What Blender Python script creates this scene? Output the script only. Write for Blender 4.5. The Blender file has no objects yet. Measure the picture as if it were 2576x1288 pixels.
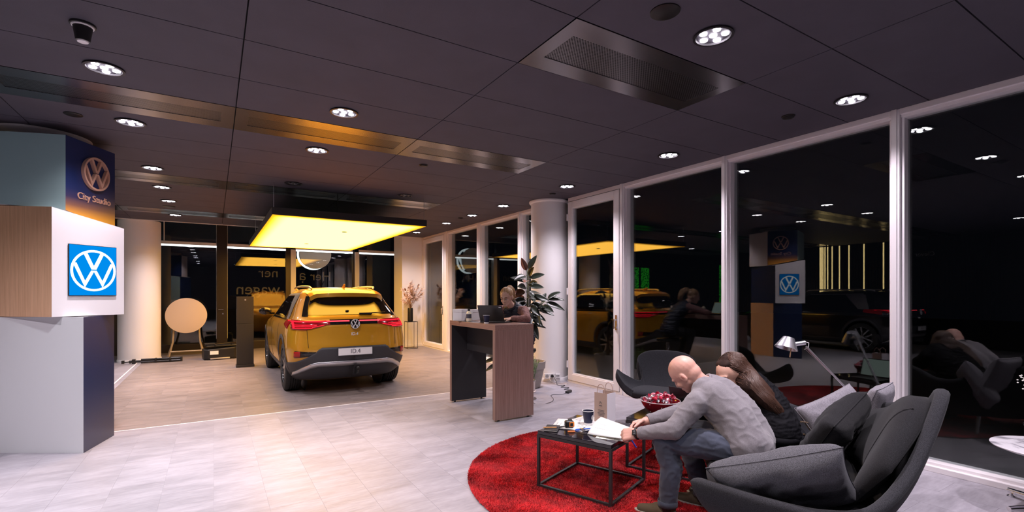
import bpy, bmesh, math, random
import numpy as np
from mathutils import Vector, Matrix, noise as mnoise
from mathutils.bvhtree import BVHTree
random.seed(7)
S = bpy.context.scene
COL = S.collection
PI = math.pi
# ------------------------------------------------------------------ camera
H_EYE = 1.45
cd = bpy.data.cameras.new('camera')
cam = bpy.data.objects.new('camera', cd); COL.objects.link(cam)
cam.location = (0, 0, H_EYE)
cam.rotation_euler = (PI/2, 0, -math.atan2(.5253, .8509))
cd.sensor_width = 36; cd.lens = 36*1215/2576
cd.shift_y = (740.5-644)/2576
cd.clip_start = .05; cd.clip_end = 200
S.camera = cam
# ------------------------------------------------------------------ view, world
S.view_settings.view_transform = 'Standard'; S.view_settings.look = 'None'
S.view_settings.gamma = 1; S.view_settings.use_curve_mapping = False
S.view_settings.exposure = 0.0
S.cycles.use_denoising = True
S.cycles.max_bounces = 8; S.cycles.diffuse_bounces = 4; S.cycles.glossy_bounces = 4
S.cycles.transparent_max_bounces = 16
S.cycles.sample_clamp_indirect = 6
W = bpy.data.worlds.new('night'); S.world = W; W.use_nodes = True
W.node_tree.nodes['Background'].inputs[0].default_value = (.25, .3, .5, 1)
W.node_tree.nodes['Background'].inputs[1].default_value = .004
CEIL = 3.042
# ceiling downlights: (x, y, on); those with y < 1.5 or x < -1 hang outside the frame
LAMPS = [(-.655, y, 1) for y in (1.88, 4.39, 5.647, 7.541, 8.808, 10.05, 11.78)]
LAMPS += [(.968, 1.88, 1), (.968, 4.36, 1), (.968, 5.655, 1), (.97, 7.534, 0), (2.607, 7.50, 0)]
LAMPS += [(2.61, 1.875, 1)]
LAMPS += [(4.42, y, 1) for y in (1.9, 3.756, 5.62, 7.458, 8.682, 9.943, 11.80)]
HIDDEN_LAMPS = [(-2.28, 1.88, 1), (-2.28, 4.39, 1), (-.655, 0.0, 1), (.968, .3, 1), (2.61, .2, 1), (4.42, 0.0, 1),
                (-4.0, 3.0, 1), (-3.9, 11.0, 1), (-5.6, 9.2, 1)]
LAMP_W = 138.0; CORE_W = 125.0
LAMP_RGB = (1.0, .90, 1.0)
LAMP_GAIN = {(.968, 1.88): 1.2, (2.61, 1.875): 1.2, (-4.0, 3.0): .5, (-.655, 1.88): 1.0, (.968, 4.36): 1.45, (-.655, 4.39): 1.3, (-2.28, 4.39): 1.5, (4.42, 5.62): 1.25, (-.655, 10.05): 1.5, (-.655, 11.78): 1.6, (-3.9, 11.0): 1.4}
LAMP_TINT = {(.968, 1.88): (1, .76, .58), (-.655, 1.88): (.90, .95, 1), (-.655, 4.39): (.93, .95, 1), (2.61, 1.875): (1, .88, .97), (.97, .3): (1, .8, .66), (.968, 5.655): (1, .86, .80), (-.655, 5.647): (1, .87, .92)}
for i, (x, y, on) in enumerate(LAMPS + HIDDEN_LAMPS):
    if not on: continue
    ld = bpy.data.lights.new('downlight_beam', 'SPOT')
    ld.energy = LAMP_W*LAMP_GAIN.get((x, y), 1); ld.color = LAMP_TINT.get((x, y), LAMP_RGB); ld.spot_size = math.radians(130); ld.spot_blend = 1.0; ld.shadow_soft_size = .05
    lo = bpy.data.objects.new('downlight_beam', ld); COL.objects.link(lo); lo.location = (x, y, CEIL-.03)
    lc = ld.copy(); lc.spot_size = math.radians(62); lc.energy = CORE_W*LAMP_GAIN.get((x, y), 1)         # the narrow core of the same lamp's beam
    lo = bpy.data.objects.new('downlight_core', lc); COL.objects.link(lo); lo.location = (x, y, CEIL-.03)

# ------------------------------------------------------------------ helpers
def V(*a): return Vector(a)
def new_obj(name, me, parent=None):
    o = bpy.data.objects.new(name, me); COL.objects.link(o)
    if parent: o.parent = parent
    return o
def tag(o, label=None, cat=None, group=None, kind=None):
    if label: o['label'] = label
    if cat: o['category'] = cat
    if group: o['group'] = group
    if kind: o['kind'] = kind
    return o
def thing(name, label, cat, loc=(0, 0, 0), rz=0, group=None):
    o = bpy.data.objects.new(name, None); COL.objects.link(o)
    o.empty_display_size = .05
    o.location = loc; o.rotation_euler = (0, 0, rz)
    return tag(o, label, cat, group)
def copy_tree(o, parent=None):
    c = o.copy(); COL.objects.link(c)
    if parent: c.parent = parent
    for ch in list(o.children): copy_tree(ch, c)
    return c

class MB:
    """collects shapes, links them as one mesh object"""
    def __init__(s): s.v = []; s.f = []
    def add(s, vs, fs):
        b = len(s.v); s.v += [tuple(p) for p in vs]; s.f += [tuple(b+i for i in f) for f in fs]; return s
    def box(s, c, d, m=None):
        x, y, z = d[0]/2, d[1]/2, d[2]/2
        vs = [Vector((sx*x, sy*y, sz*z)) for sz in (-1, 1) for sy in (-1, 1) for sx in (-1, 1)]
        if m is not None: vs = [m @ p for p in vs]
        vs = [p+Vector(c) for p in vs]
        return s.add(vs, [(0, 2, 3, 1), (4, 5, 7, 6), (0, 1, 5, 4), (2, 6, 7, 3), (0, 4, 6, 2), (1, 3, 7, 5)])
    def span(s, x0, x1, y0, y1, z0, z1):
        return s.box(((x0+x1)/2, (y0+y1)/2, (z0+z1)/2), (abs(x1-x0), abs(y1-y0), abs(z1-z0)))
    def cyl(s, p0, p1, r0, r1=None, n=16, cap=True):
        r1 = r0 if r1 is None else r1
        p0, p1 = Vector(p0), Vector(p1); d = (p1-p0)
        q = d.to_track_quat('Z', 'Y') if d.length > 1e-9 else Matrix.Identity(3).to_quaternion()
        vs = []
        for p, r in ((p0, r0), (p1, r1)):
            for k in range(n):
                a = 2*PI*k/n; vs.append(p + q @ Vector((r*math.cos(a), r*math.sin(a), 0)))
        fs = [(k, (k+1) % n, n+(k+1) % n, n+k) for k in range(n)]
        if cap: fs += [tuple(range(n-1, -1, -1)), tuple(range(n, 2*n))]
        return s.add(vs, fs)
    def lathe(s, prof, n=24, o=(0, 0, 0), m=None, cap=True):
        vs = []; fs = []; N = len(prof)
        for r, z in prof:
            for k in range(n):
                a = 2*PI*k/n; p = Vector((r*math.cos(a), r*math.sin(a), z))
                if m is not None: p = m @ p
                vs.append(p+Vector(o))
        for j in range(N-1):
            for k in range(n): fs.append((j*n+k, j*n+(k+1) % n, (j+1)*n+(k+1) % n, (j+1)*n+k))
        if cap: fs += [tuple(range(n-1, -1, -1)), tuple(range((N-1)*n, N*n))]
        return s.add(vs, fs)
    def tube(s, path, r, n=8, cap=True):
        P = [Vector(p) for p in path]; rr = r if isinstance(r, (list, tuple)) else [r]*len(P)
        vs = []; fs = []; ref = None
        for i, p in enumerate(P):
            t = (P[min(i+1, len(P)-1)]-P[max(i-1, 0)]).normalized()
            if ref is None: ref = t.orthogonal().normalized()
            ref = (ref - t*ref.dot(t))
            ref = ref.normalized() if ref.length > 1e-6 else t.orthogonal().normalized()
            b = t.cross(ref)
            for k in range(n):
                a = 2*PI*k/n; vs.append(p + (ref*math.cos(a)+b*math.sin(a))*rr[i])
        for i in range(len(P)-1):
            for k in range(n): fs.append((i*n+k, i*n+(k+1) % n, (i+1)*n+(k+1) % n, (i+1)*n+k))
        if cap: fs += [tuple(range(n-1, -1, -1)), tuple(range((len(P)-1)*n, len(P)*n))]
        return s.add(vs, fs)
    def prism(s, poly, z0, z1, m=None, o=(0, 0, 0)):
        n = len(poly); vs = []
        for z in (z0, z1):
            for k, p in enumerate(poly):
                zz = z[k] if isinstance(z, (list, tuple)) else z
                q = Vector((p[0], p[1], zz)); q = m @ q if m is not None else q
                vs.append(q+Vector(o))
        return s.add(vs, [tuple(range(n-1, -1, -1)), tuple(range(n, 2*n))]+[(k, (k+1) % n, n+(k+1) % n, n+k) for k in range(n)])
    def grid(s, fn, nu, nv, wrap_u=False):
        vs = [fn(i/(nu if wrap_u else nu-1), j/(nv-1)) for j in range(nv) for i in range(nu)]
        fs = []
        for j in range(nv-1):
            for i in range(nu if wrap_u else nu-1):
                i2 = (i+1) % nu; fs.append((j*nu+i, j*nu+i2, (j+1)*nu+i2, (j+1)*nu+i))
        return s.add(vs, fs)
    def ell(s, c, r, m=None, n=16, k=10):
        def fn(u, v):
            a = 2*PI*u; b = PI*(v-.5)*.9999
            p = Vector((r[0]*math.cos(a)*math.cos(b), r[1]*math.sin(a)*math.cos(b), r[2]*math.sin(b)))
            return (m @ p if m is not None else p)+Vector(c)
        return s.grid(fn, n, k, True)
    def mesh(s, name):
        me = bpy.data.meshes.new(name); me.from_pydata(s.v, [], s.f); me.update(); return me
    def build(s, name, mat, parent=None, smooth=None, bevel=0, solid=0, seg=2, loc=None, sub=0):
        me = s.mesh(name)
        if mat: me.materials.append(mat)
        if smooth:
            me.shade_smooth()
            if smooth < 180: me.set_sharp_from_angle(angle=math.radians(smooth))
        o = new_obj(name, me, parent)
        if loc: o.location = loc
        if solid:
            m = o.modifiers.new('solid', 'SOLIDIFY'); m.thickness = solid; m.offset = 0
        if bevel:
            m = o.modifiers.new('bevel', 'BEVEL'); m.width = bevel; m.segments = seg; m.limit_method = 'ANGLE'; m.angle_limit = .6
        if sub:
            m = o.modifiers.new('sub', 'SUBSURF'); m.levels = sub; m.render_levels = sub
        return o

def clean(me):
    bm = bmesh.new(); bm.from_mesh(me); bmesh.ops.remove_doubles(bm, verts=bm.verts, dist=1e-5)
    bmesh.ops.recalc_face_normals(bm, faces=bm.faces); bm.to_mesh(me); bm.free(); return me
def baked(me, mods):
    """apply modifiers to a mesh, return the new mesh"""
    o = bpy.data.objects.new('tmp', me); COL.objects.link(o)
    for typ, kw in mods:
        m = o.modifiers.new(typ, typ)
        for k, v in kw.items(): setattr(m, k, v)
    dg = bpy.context.evaluated_depsgraph_get(); dg.update()
    r = bpy.data.meshes.new_from_object(o.evaluated_get(dg))
    bpy.data.objects.remove(o); return r
def text_mesh(txt, size, depth=.002, align='CENTER'):
    c = bpy.data.curves.new('lettering', 'FONT'); c.body = txt; c.size = size; c.extrude = depth; c.align_x = align; c.align_y = 'CENTER'; c.resolution_u = 4
    o = bpy.data.objects.new('tmp', c); COL.objects.link(o)
    dg = bpy.context.evaluated_depsgraph_get(); dg.update()
    r = bpy.data.meshes.new_from_object(o.evaluated_get(dg)); bpy.data.objects.remove(o); return r
def text(name, txt, size, mat, parent, mw, depth=.002, align='CENTER'):
    me = text_mesh(txt, size, depth, align); me.transform(mw); me.materials.clear(); me.materials.append(mat)
    return new_obj(name, me, parent)
def frame_m(o, x, y):
    """matrix with origin o, x axis x, y axis y"""
    x = Vector(x).normalized(); y = Vector(y).normalized(); z = x.cross(y); y = z.cross(x)
    m = Matrix((x, y, z)).transposed().to_4x4(); m.translation = Vector(o); return m
def stroke(pts, w):
    """flat polyline of width w with mitred joints -> polygon strips"""
    P = [Vector((p[0], p[1])) for p in pts]; L = []; R = []
    for i, p in enumerate(P):
        d0 = (p-P[i-1]).normalized() if i else (P[1]-P[0]).normalized()
        d1 = (P[i+1]-p).normalized() if i < len(P)-1 else d0
        n0 = Vector((-d0.y, d0.x)); n1 = Vector((-d1.y, d1.x)); b = (n0+n1).normalized()
        k = w/2/max(.3, b.dot(n0)); L.append(p+b*k); R.append(p-b*k)
    return [[L[i], L[i+1], R[i+1], R[i]] for i in range(len(P)-1)]
def emblem(name, r, mat, parent, m, depth=.01, w=.135):
    """round emblem: ring with a V above a W"""
    b = MB(); n = 48
    for k in range(n):
        a0, a1 = 2*PI*k/n, 2*PI*(k+1)/n
        b.prism([(q*r*math.cos(a), q*r*math.sin(a)) for q, a in ((.89, a0), (1, a0), (1, a1), (.89, a1))], 0, depth, m)
    k = w/.135
    for poly in ([(-.37-.074*k, .83), (-.37+.074*k, .83), (0, .02+.162*k), (0, .052), (-.014-.074*k, .052)], [(-.84-.07, .36), (-.84+.074*k, .36), (-.381, -.504), (-.389, -.8165)], [(-.381, -.504), (-.389, -.8165), (0, -.058), (0, .0), (-.122, .0)]):
        for sx in (1, -1):
            q = [(p[0]*sx*r, p[1]*r) for p in poly]; b.prism(q[::sx], 0, depth, m)
    return b.build(name, mat, parent)

# ------------------------------------------------------------------ materials
MATS = {}
def mat(name, col, rough=.5, metal=0, emit=None, es=0, coat=0, spec=None, bump=None, var=None, sheen=0, coords='Object'):
    """col: base colour; var=(scale, amount[, stretch xyz]) mottles it; bump=(scale, strength[, stretch])"""
    if name in MATS: return MATS[name]
    m = bpy.data.materials.new(name); m.use_nodes = True; nt = m.node_tree; N = nt.nodes; L = nt.links
    p = N['Principled BSDF']
    p.inputs['Base Color'].default_value = (*col, 1); p.inputs['Roughness'].default_value = rough; p.inputs['Metallic'].default_value = metal
    if coat: p.inputs['Coat Weight'].default_value = coat; p.inputs['Coat Roughness'].default_value = .04
    if spec is not None: p.inputs['Specular IOR Level'].default_value = spec
    if sheen: p.inputs['Sheen Weight'].default_value = sheen; p.inputs['Sheen Roughness'].default_value = .5
    if emit: p.inputs['Emission Color'].default_value = (*emit, 1); p.inputs['Emission Strength'].default_value = es
    def vec(st):
        tc = N.new('ShaderNodeTexCoord'); mp = N.new('ShaderNodeMapping'); mp.inputs['Scale'].default_value = st
        if coords == 'World':
            g = N.new('ShaderNodeNewGeometry'); L.new(g.outputs['Position'], mp.inputs['Vector'])
        else: L.new(tc.outputs[coords], mp.inputs['Vector'])
        return mp.outputs[0]
    if var:
        n = N.new('ShaderNodeTexNoise'); n.inputs['Scale'].default_value = var[0]; n.inputs['Detail'].default_value = 5; n.inputs['Roughness'].default_value = .62
        L.new(vec(var[2] if len(var) > 2 else (1, 1, 1)), n.inputs['Vector'])
        r = N.new('ShaderNodeMapRange'); r.inputs[1].default_value = .25; r.inputs[2].default_value = .75
        r.inputs[3].default_value = 1-var[1]; r.inputs[4].default_value = 1+var[1]; L.new(n.outputs[0], r.inputs[0])
        mx = N.new('ShaderNodeVectorMath'); mx.operation = 'SCALE'; mx.inputs[0].default_value = col; L.new(r.outputs[0], mx.inputs['Scale'])
        L.new(mx.outputs[0], p.inputs['Base Color'])
    if bump:
        n = N.new('ShaderNodeTexNoise'); n.inputs['Scale'].default_value = bump[0]; n.inputs['Detail'].default_value = 3
        L.new(vec(bump[2] if len(bump) > 2 else (1, 1, 1)), n.inputs['Vector'])
        b = N.new('ShaderNodeBump'); b.inputs['Strength'].default_value = bump[1]; b.inputs['Distance'].default_value = .01
        L.new(n.outputs[0], b.inputs['Height']); L.new(b.outputs[0], p.inputs['Normal'])
    MATS[name] = m; return m
def emission(name, col, s):
    if name in MATS: return MATS[name]
    m = bpy.data.materials.new(name); m.use_nodes = True; N = m.node_tree.nodes; N.clear()
    e = N.new('ShaderNodeEmission'); e.inputs[0].default_value = (*col, 1); e.inputs[1].default_value = s
    o = N.new('ShaderNodeOutputMaterial'); m.node_tree.links.new(e.outputs[0], o.inputs[0]); MATS[name] = m; return m
def glass_mat(name, f0=.045, tint=(.9, .93, .93), gain=1.0, rough=0.0):
    """thin architectural glass: Schlick reflection over clear transmission, same from both sides"""
    m = bpy.data.materials.new(name); m.use_nodes = True; nt = m.node_tree; N = nt.nodes; L = nt.links; N.clear()
    g = N.new('ShaderNodeNewGeometry'); d = N.new('ShaderNodeVectorMath'); d.operation = 'DOT_PRODUCT'
    L.new(g.outputs['Incoming'], d.inputs[0]); L.new(g.outputs['Normal'], d.inputs[1])
    a = N.new('ShaderNodeMath'); a.operation = 'ABSOLUTE'; L.new(d.outputs['Value'], a.inputs[0])
    b = N.new('ShaderNodeMath'); b.operation = 'SUBTRACT'; b.inputs[0].default_value = 1; L.new(a.outputs[0], b.inputs[1])
    c = N.new('ShaderNodeMath'); c.operation = 'POWER'; c.inputs[1].default_value = 5; L.new(b.outputs[0], c.inputs[0])
    e = N.new('ShaderNodeMath'); e.operation = 'MULTIPLY_ADD'; e.inputs[1].default_value = (1-f0)*gain; e.inputs[2].default_value = f0*gain; L.new(c.outputs[0], e.inputs[0])
    t = N.new('ShaderNodeBsdfTransparent'); t.inputs[0].default_value = (*tint, 1)
    gl = N.new('ShaderNodeBsdfGlossy'); gl.inputs['Roughness'].default_value = rough
    mx = N.new('ShaderNodeMixShader'); L.new(e.outputs[0], mx.inputs[0]); L.new(t.outputs[0], mx.inputs[1]); L.new(gl.outputs[0], mx.inputs[2])
    o = N.new('ShaderNodeOutputMaterial'); L.new(mx.outputs[0], o.inputs[0]); MATS[name] = m; return m
def wood_mat(name, c1, c2, axis=2, rough=.45, scale=1.0):
    m = bpy.data.materials.new(name); m.use_nodes = True; nt = m.node_tree; N = nt.nodes; L = nt.links; p = N['Principled BSDF']
    p.inputs['Roughness'].default_value = rough
    tc = N.new('ShaderNodeTexCoord'); mp = N.new('ShaderNodeMapping'); st = [26*scale]*3; st[axis] = .9*scale; mp.inputs['Scale'].default_value = st
    L.new(tc.outputs['Object'], mp.inputs[0])
    n = N.new('ShaderNodeTexNoise'); n.inputs['Scale'].default_value = 2.2; n.inputs['Detail'].default_value = 8; n.inputs['Roughness'].default_value = .7; n.inputs['Distortion'].default_value = .4; L.new(mp.outputs[0], n.inputs[0])
    r = N.new('ShaderNodeValToRGB'); r.color_ramp.elements[0].position = .32; r.color_ramp.elements[1].position = .68
    r.color_ramp.elements[0].color = (*c1, 1); r.color_ramp.elements[1].color = (*c2, 1); L.new(n.outputs[0], r.inputs[0]); L.new(r.outputs[0], p.inputs['Base Color'])
    MATS[name] = m; return m

M_FRAME = mat('white_lacquer', (.80, .76, .78), .35)
M_WHITE = mat('white_paint', (.82, .80, .81), .55, bump=(60, .04))
M_BLACK = mat('black_plastic', (.012, .012, .013), .4)
M_DARKM = mat('dark_metal', (.03, .028, .026), .35, .6)
M_CHROME = mat('chrome', (.8, .8, .82), .15, 1)
M_SILVER = mat('satin_silver', (.62, .62, .66), .3, .9)
M_GLASS = glass_mat('window_glass', .06)
M_LED = emission('lamp_lens_light', (1, .93, 1), 25)
M_STRIP = emission('white_light_strip', (.95, 1, 1), 3.2)
M_PAPER = mat('paper', (.80, .80, .80), .7)
M_INK = mat('ink', (.06, .06, .08), .7)
# ================================================================== floor
def floor_mat(name, c, amt, rough, streak):
    m = bpy.data.materials.new(name); m.use_nodes = True; nt = m.node_tree; N = nt.nodes; L = nt.links; p = N['Principled BSDF']
    g = N.new('ShaderNodeNewGeometry'); oi = N.new('ShaderNodeObjectInfo')
    def noise(sc, st, det, off):
        mp = N.new('ShaderNodeMapping'); mp.inputs['Scale'].default_value = st; L.new(g.outputs['Position'], mp.inputs[0])
        ad = N.new('ShaderNodeVectorMath'); ad.operation = 'ADD'; L.new(mp.outputs[0], ad.inputs[0])
        ml = N.new('ShaderNodeMath'); ml.operation = 'MULTIPLY'; ml.inputs[1].default_value = off; L.new(oi.outputs['Random'], ml.inputs[0]); L.new(ml.outputs[0], ad.inputs[1])
        n = N.new('ShaderNodeTexNoise'); n.inputs['Scale'].default_value = sc; n.inputs['Detail'].default_value = det; n.inputs['Roughness'].default_value = .6; L.new(ad.outputs[0], n.inputs['Vector']); return n.outputs[0]
    a = noise(4.2, streak, 9, .4); b = noise(.7, (1, 1, 1), 4, 0); cc = noise(26, (.4, 2.0, 1), 6, 2)
    def mth(op, x, y):
        q = N.new('ShaderNodeMath'); q.operation = op
        for i, w in enumerate((x, y)):
            if isinstance(w, (int, float)): q.inputs[i].default_value = w
            else: L.new(w, q.inputs[i])
        return q.outputs[0]
    s = mth('ADD', mth('MULTIPLY', mth('SUBTRACT', a, .5), amt*2.6), mth('MULTIPLY', mth('SUBTRACT', b, .5), amt*1.4))
    s = mth('ADD', s, mth('MULTIPLY', mth('SUBTRACT', cc, .5), amt*1.5))
    s = mth('ADD', s, mth('MULTIPLY', mth('SUBTRACT', oi.outputs['Random'], .5), .02)); s = mth('ADD', s, 1.0)
    v = N.new('ShaderNodeVectorMath'); v.operation = 'SCALE'; v.inputs[0].default_value = c; L.new(s, v.inputs['Scale']); L.new(v.outputs[0], p.inputs['Base Color'])
    p.inputs['Specular IOR Level'].default_value = .35
    r = mth('ADD', mth('MULTIPLY', a, .2), rough-.1); L.new(r, p.inputs['Roughness'])
    return m
M_FLOOR = floor_mat('pale_concrete_tile', (.30, .282, .315), .36, .42, (.45, 1.9, 1))
M_FLOOR2 = floor_mat('brown_concrete_tile', (.225, .185, .172), .46, .42, (.45, 2.2, 1))
M_GROUT = mat('tile_joint', (.27, .25, .275), .8)
XL, XR, YB, YF = -7.1, 5.02, -4.0, 14.82
fl_o = MB().span(XL-.2, XR+.2, YB-.2, YF+.1, -.2, -.0014).build('floor', M_GROUT); tag(fl_o, kind='structure')
TX, TY = .3235, .647
tile_b = MB(); g = .0005
tile_b.span(-TX/2+g, TX/2-g, -TY/2+g, TY/2-g, -.006, 0)
tm = {}
for k, m in (('a', M_FLOOR), ('b', M_FLOOR2)):
    tm[k] = tile_b.mesh('tile'); tm[k].materials.append(m)
ZX, ZY = -1.37, 6.55                      # corner of the darker show floor
tiles = []
fx, fy, rx, ry = .5253, .8509, .8509, -.5253
nx0, nx1 = math.floor((XL)/TX), math.ceil(XR/TX)
rest = {'a': MB(), 'b': MB()}
for i in range(nx0, nx1):
    x0, x1 = i*TX, (i+1)*TX
    off = (i % 2)*TY/2
    for j in range(-8, 25):
        y0 = ZY + (j-10)*TY + off - TY; y1 = y0+TY
        if y1 < YB or y0 > YF: continue
        # cut tiles along the white border lines
        for zone in ('a', 'b'):
            ax0, ax1, ay0, ay1 = x0, x1, max(y0, YB), min(y1, YF)
            xc = (x0+x1)/2
            if zone == 'b':
                if xc < ZX: continue
                ay0 = max(ay0, ZY+.008)
            elif xc >= ZX: ay1 = min(ay1, ZY-.008)
            if ay1-ay0 < .02: continue
            cx, cy = (ax0+ax1)/2, (ay0+ay1)/2
            d = cx*fx+cy*fy; l = cx*rx+cy*ry
            if d < 1: vis = 0
            else:
                px = 1288+1215*l/d; py = 740.5+1215*1.45/d
                vis = 1/d**2 if (-60 < px < 2640 and py < 1310) else 0
            tiles.append((vis, zone, ax0, ax1, ay0, ay1))
tiles.sort(key=lambda t: -t[0])
for n, (vis, zone, ax0, ax1, ay0, ay1) in enumerate(tiles):
    if n < 300 and vis > 0:
        o = new_obj('tile', tm[zone], fl_o); o.location = ((ax0+ax1)/2, (ay0+ay1)/2, 0); o.scale = (1, (ay1-ay0)/TY, 1)
    else: rest[zone].span(ax0+g, ax1-g, ay0+g, ay1-g, -.006, 0)
tag(rest['a'].build('distant_tiles', M_FLOOR, fl_o), kind='stuff')
tag(rest['b'].build('distant_tiles', M_FLOOR2, fl_o), kind='stuff')
M_LINE = mat('white_inlay', (.85, .82, .83), .4)
MB().span(ZX, 4.62, ZY-.009, ZY+.009, -.004, .0012).build('inlay_line', M_LINE, fl_o)
MB().span(ZX-.02, ZX, ZY-.009, 12.9, -.004, .0012).build('inlay_line', M_LINE, fl_o)

# ================================================================== ceiling
M_CEIL = mat('dark_ceiling_panel', (.068, .061, .083), .7, bump=(300, .15), var=(3, .12), coords='World')
M_GAP = mat('ceiling_gap', (.01, .009, .01), .9)
ce = MB().span(XL-.2, XR+.2, YB-.2, 12.86, CEIL+.02, CEIL+.25).build('ceiling', M_GAP); tag(ce, kind='structure')
GX = [-7.95, -6.33, -4.71, -3.09, -1.465, .16, 1.777, 3.413, 5.03]
GY = [-4.0, -3.1, -2.1, -1.1, -.3, .33, .963, 1.574, 2.17, 2.803, 3.445, 4.088, 4.73, 5.372, 6.005, 6.637, 7.27, 7.90, 8.52, 9.15, 9.78, 10.41, 11.05, 11.68, 12.27, 12.85]
VENT_ROWS = {4.73: (GX[0], 3.5), 7.90: (GX[0], 3.5), 11.05: (GX[0], 3.5), 2.17: (1.7, 3.5)}
gp = .004
vents = []
for i in range(len(GX)-1):
    for j in range(len(GY)-1):
        x0, x1, y0, y1 = max(GX[i], XL), GX[i+1], GY[j], GY[j+1]
        if x1 < XL: continue
        if y0 in VENT_ROWS and VENT_ROWS[y0][0] <= x0+.9 and x1 <= VENT_ROWS[y0][1]:
            vents.append((x0, x1, y0, y1)); continue
        MB().span(x0+gp, x1-gp, y0+gp, y1-gp, CEIL, CEIL+.02).build('ceiling_panel', M_CEIL, ce)
tag(MB().span(-1.8, 4.4, 12.86, 12.9, CEIL-.01, 3.75).build('trim_1', M_WHITE), kind='structure')
tag(MB().span(XL-.2, XR+.2, 12.9, YF+.2, 3.7, 3.8).build('ceiling_recess', M_GAP), kind='structure')
# perforated metal vents in the ceiling
def perf_mat():
    m = bpy.data.materials.new('perforated_metal'); m.use_nodes = True; nt = m.node_tree; N = nt.nodes; L = nt.links; p = N['Principled BSDF']
    p.inputs['Metallic'].default_value = 1; p.inputs['Roughness'].default_value = .3
    g_ = N.new('ShaderNodeNewGeometry'); mp = N.new('ShaderNodeMapping'); mp.inputs['Rotation'].default_value = (0, 0, PI/4); mp.inputs['Scale'].default_value = (62, 62, 1)
    L.new(g_.outputs['Position'], mp.inputs[0])
    fr = N.new('ShaderNodeVectorMath'); fr.operation = 'FRACTION'; L.new(mp.outputs[0], fr.inputs[0])
    sb = N.new('ShaderNodeVectorMath'); sb.operation = 'SUBTRACT'; sb.inputs[1].default_value = (.5, .5, 0); L.new(fr.outputs[0], sb.inputs[0])
    mu = N.new('ShaderNodeVectorMath'); mu.operation = 'MULTIPLY'; mu.inputs[1].default_value = (1, 1, 0); L.new(sb.outputs[0], mu.inputs[0])
    ln = N.new('ShaderNodeVectorMath'); ln.operation = 'LENGTH'; L.new(mu.outputs[0], ln.inputs[0])
    gt = N.new('ShaderNodeMath'); gt.operation = 'GREATER_THAN'; gt.inputs[1].default_value = .36; L.new(ln.outputs['Value'], gt.inputs[0])
    mx = N.new('ShaderNodeMix'); mx.data_type = 'RGBA'; mx.inputs[6].default_value = (.004, .004, .004, 1); mx.inputs[7].default_value = (.22, .21, .225, 1); L.new(gt.outputs[0], mx.inputs[0])
    L.new(mx.outputs[2], p.inputs['Base Color']); return m
M_PERF = perf_mat()
M_VENT = mat('brushed_vent_metal', (.26, .245, .265), .24, 1)
ROWN = {2.17: 'wide vent above the sofa corner', 4.73: 'ceiling strip before the yellow light panel', 7.90: 'ceiling strip above the yellow light panel', 11.05: 'ceiling strip nearest the back glass'}
for x0, x1, y0, y1 in vents:
    c = ((x0+x1)/2, (y0+y1)/2, CEIL)
    nth = ['first', 'second', 'third', 'fourth', 'fifth', 'sixth', 'seventh'][round((3.413-x1)/1.62)]
    lab = '%s perforated metal panel from the window side, %s' % (nth, ROWN[y0]) if y0 != 2.17 else 'broad perforated metal ceiling panel alone above the seating corner'
    t = thing('ceiling_vent', lab, 'vent', c, 0, 'perforated ceiling vents')
    w, d = (x1-x0)/2-gp, (y1-y0)/2-gp; iw, idp = w-.10, d*.50
    if y0 != 2.17: idp = d*.42
    f = MB()
    f.span(-w, w, -d, -idp, -.002, .018).span(-w, w, idp, d, -.002, .018).span(-w, -iw, -idp, idp, -.002, .018).span(iw, w, -idp, idp, -.002, .018)
    f.build('vent_frame', M_VENT, t)
    MB().span(-iw, iw, -idp, idp, .001, .018).build('perforated_sheet', M_PERF, t)

# ------------------------------------------------------------------ downlights
M_RING = mat('downlight_ring', (.045, .042, .048), .4, .7)
def downlight_parts(on):
    t = thing('downlight', 'x', 'ceiling light')
    MB().lathe([(.118, .001), (.118, -.006), (.102, -.006), (.098, .012), (.09, .014)], 32, cap=False).build('trim_ring', M_RING, t, smooth=40)
    MB().lathe([(.099, .006), (.0, .0061)], 32, cap=False).build('reflector', M_BLACK if not on else M_RING, t)
    for k in range(6):
        x, y = (0, 0) if k == 5 else (.068*math.cos(2*PI*k/5+.3), .068*math.sin(2*PI*k/5+.3))
        b = MB(); b.lathe([(.0225, .006), (.0218, -.001), (.014, -.004), (.001, -.0045)], 16, (x, y, 0), cap=False)
        b.build('lamp_lens', M_LED if on else M_CHROME, t, smooth=60)
    return t
proto = {}
col_name = {-.655: 'row along the sign tower', .968: 'row in line with the car', .97: 'row in line with the car', 2.61: 'row above the bar table', 2.607: 'row above the bar table', 4.42: 'row beside the window wall'}
ordw = ['nearest', 'second', 'third', 'fourth', 'fifth', 'sixth', 'seventh', 'eighth']
cnt = {}
for (x, y, on) in sorted(LAMPS, key=lambda q: q[1]):
    if y < 1.89 and x < 1: continue
    cn = col_name[x]; k = cnt.get(cn, 0); cnt[cn] = k+1
    if on not in proto: proto[on] = downlight_parts(on); o = proto[on]
    else: o = copy_tree(proto[on])
    o.location = (x, y, CEIL-.006); o['group'] = 'recessed ceiling downlights'
    o['label'] = ('%s recessed %sdownlight with six lenses, %s' % (ordw[k], '' if on else 'unlit ', cn))
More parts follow.
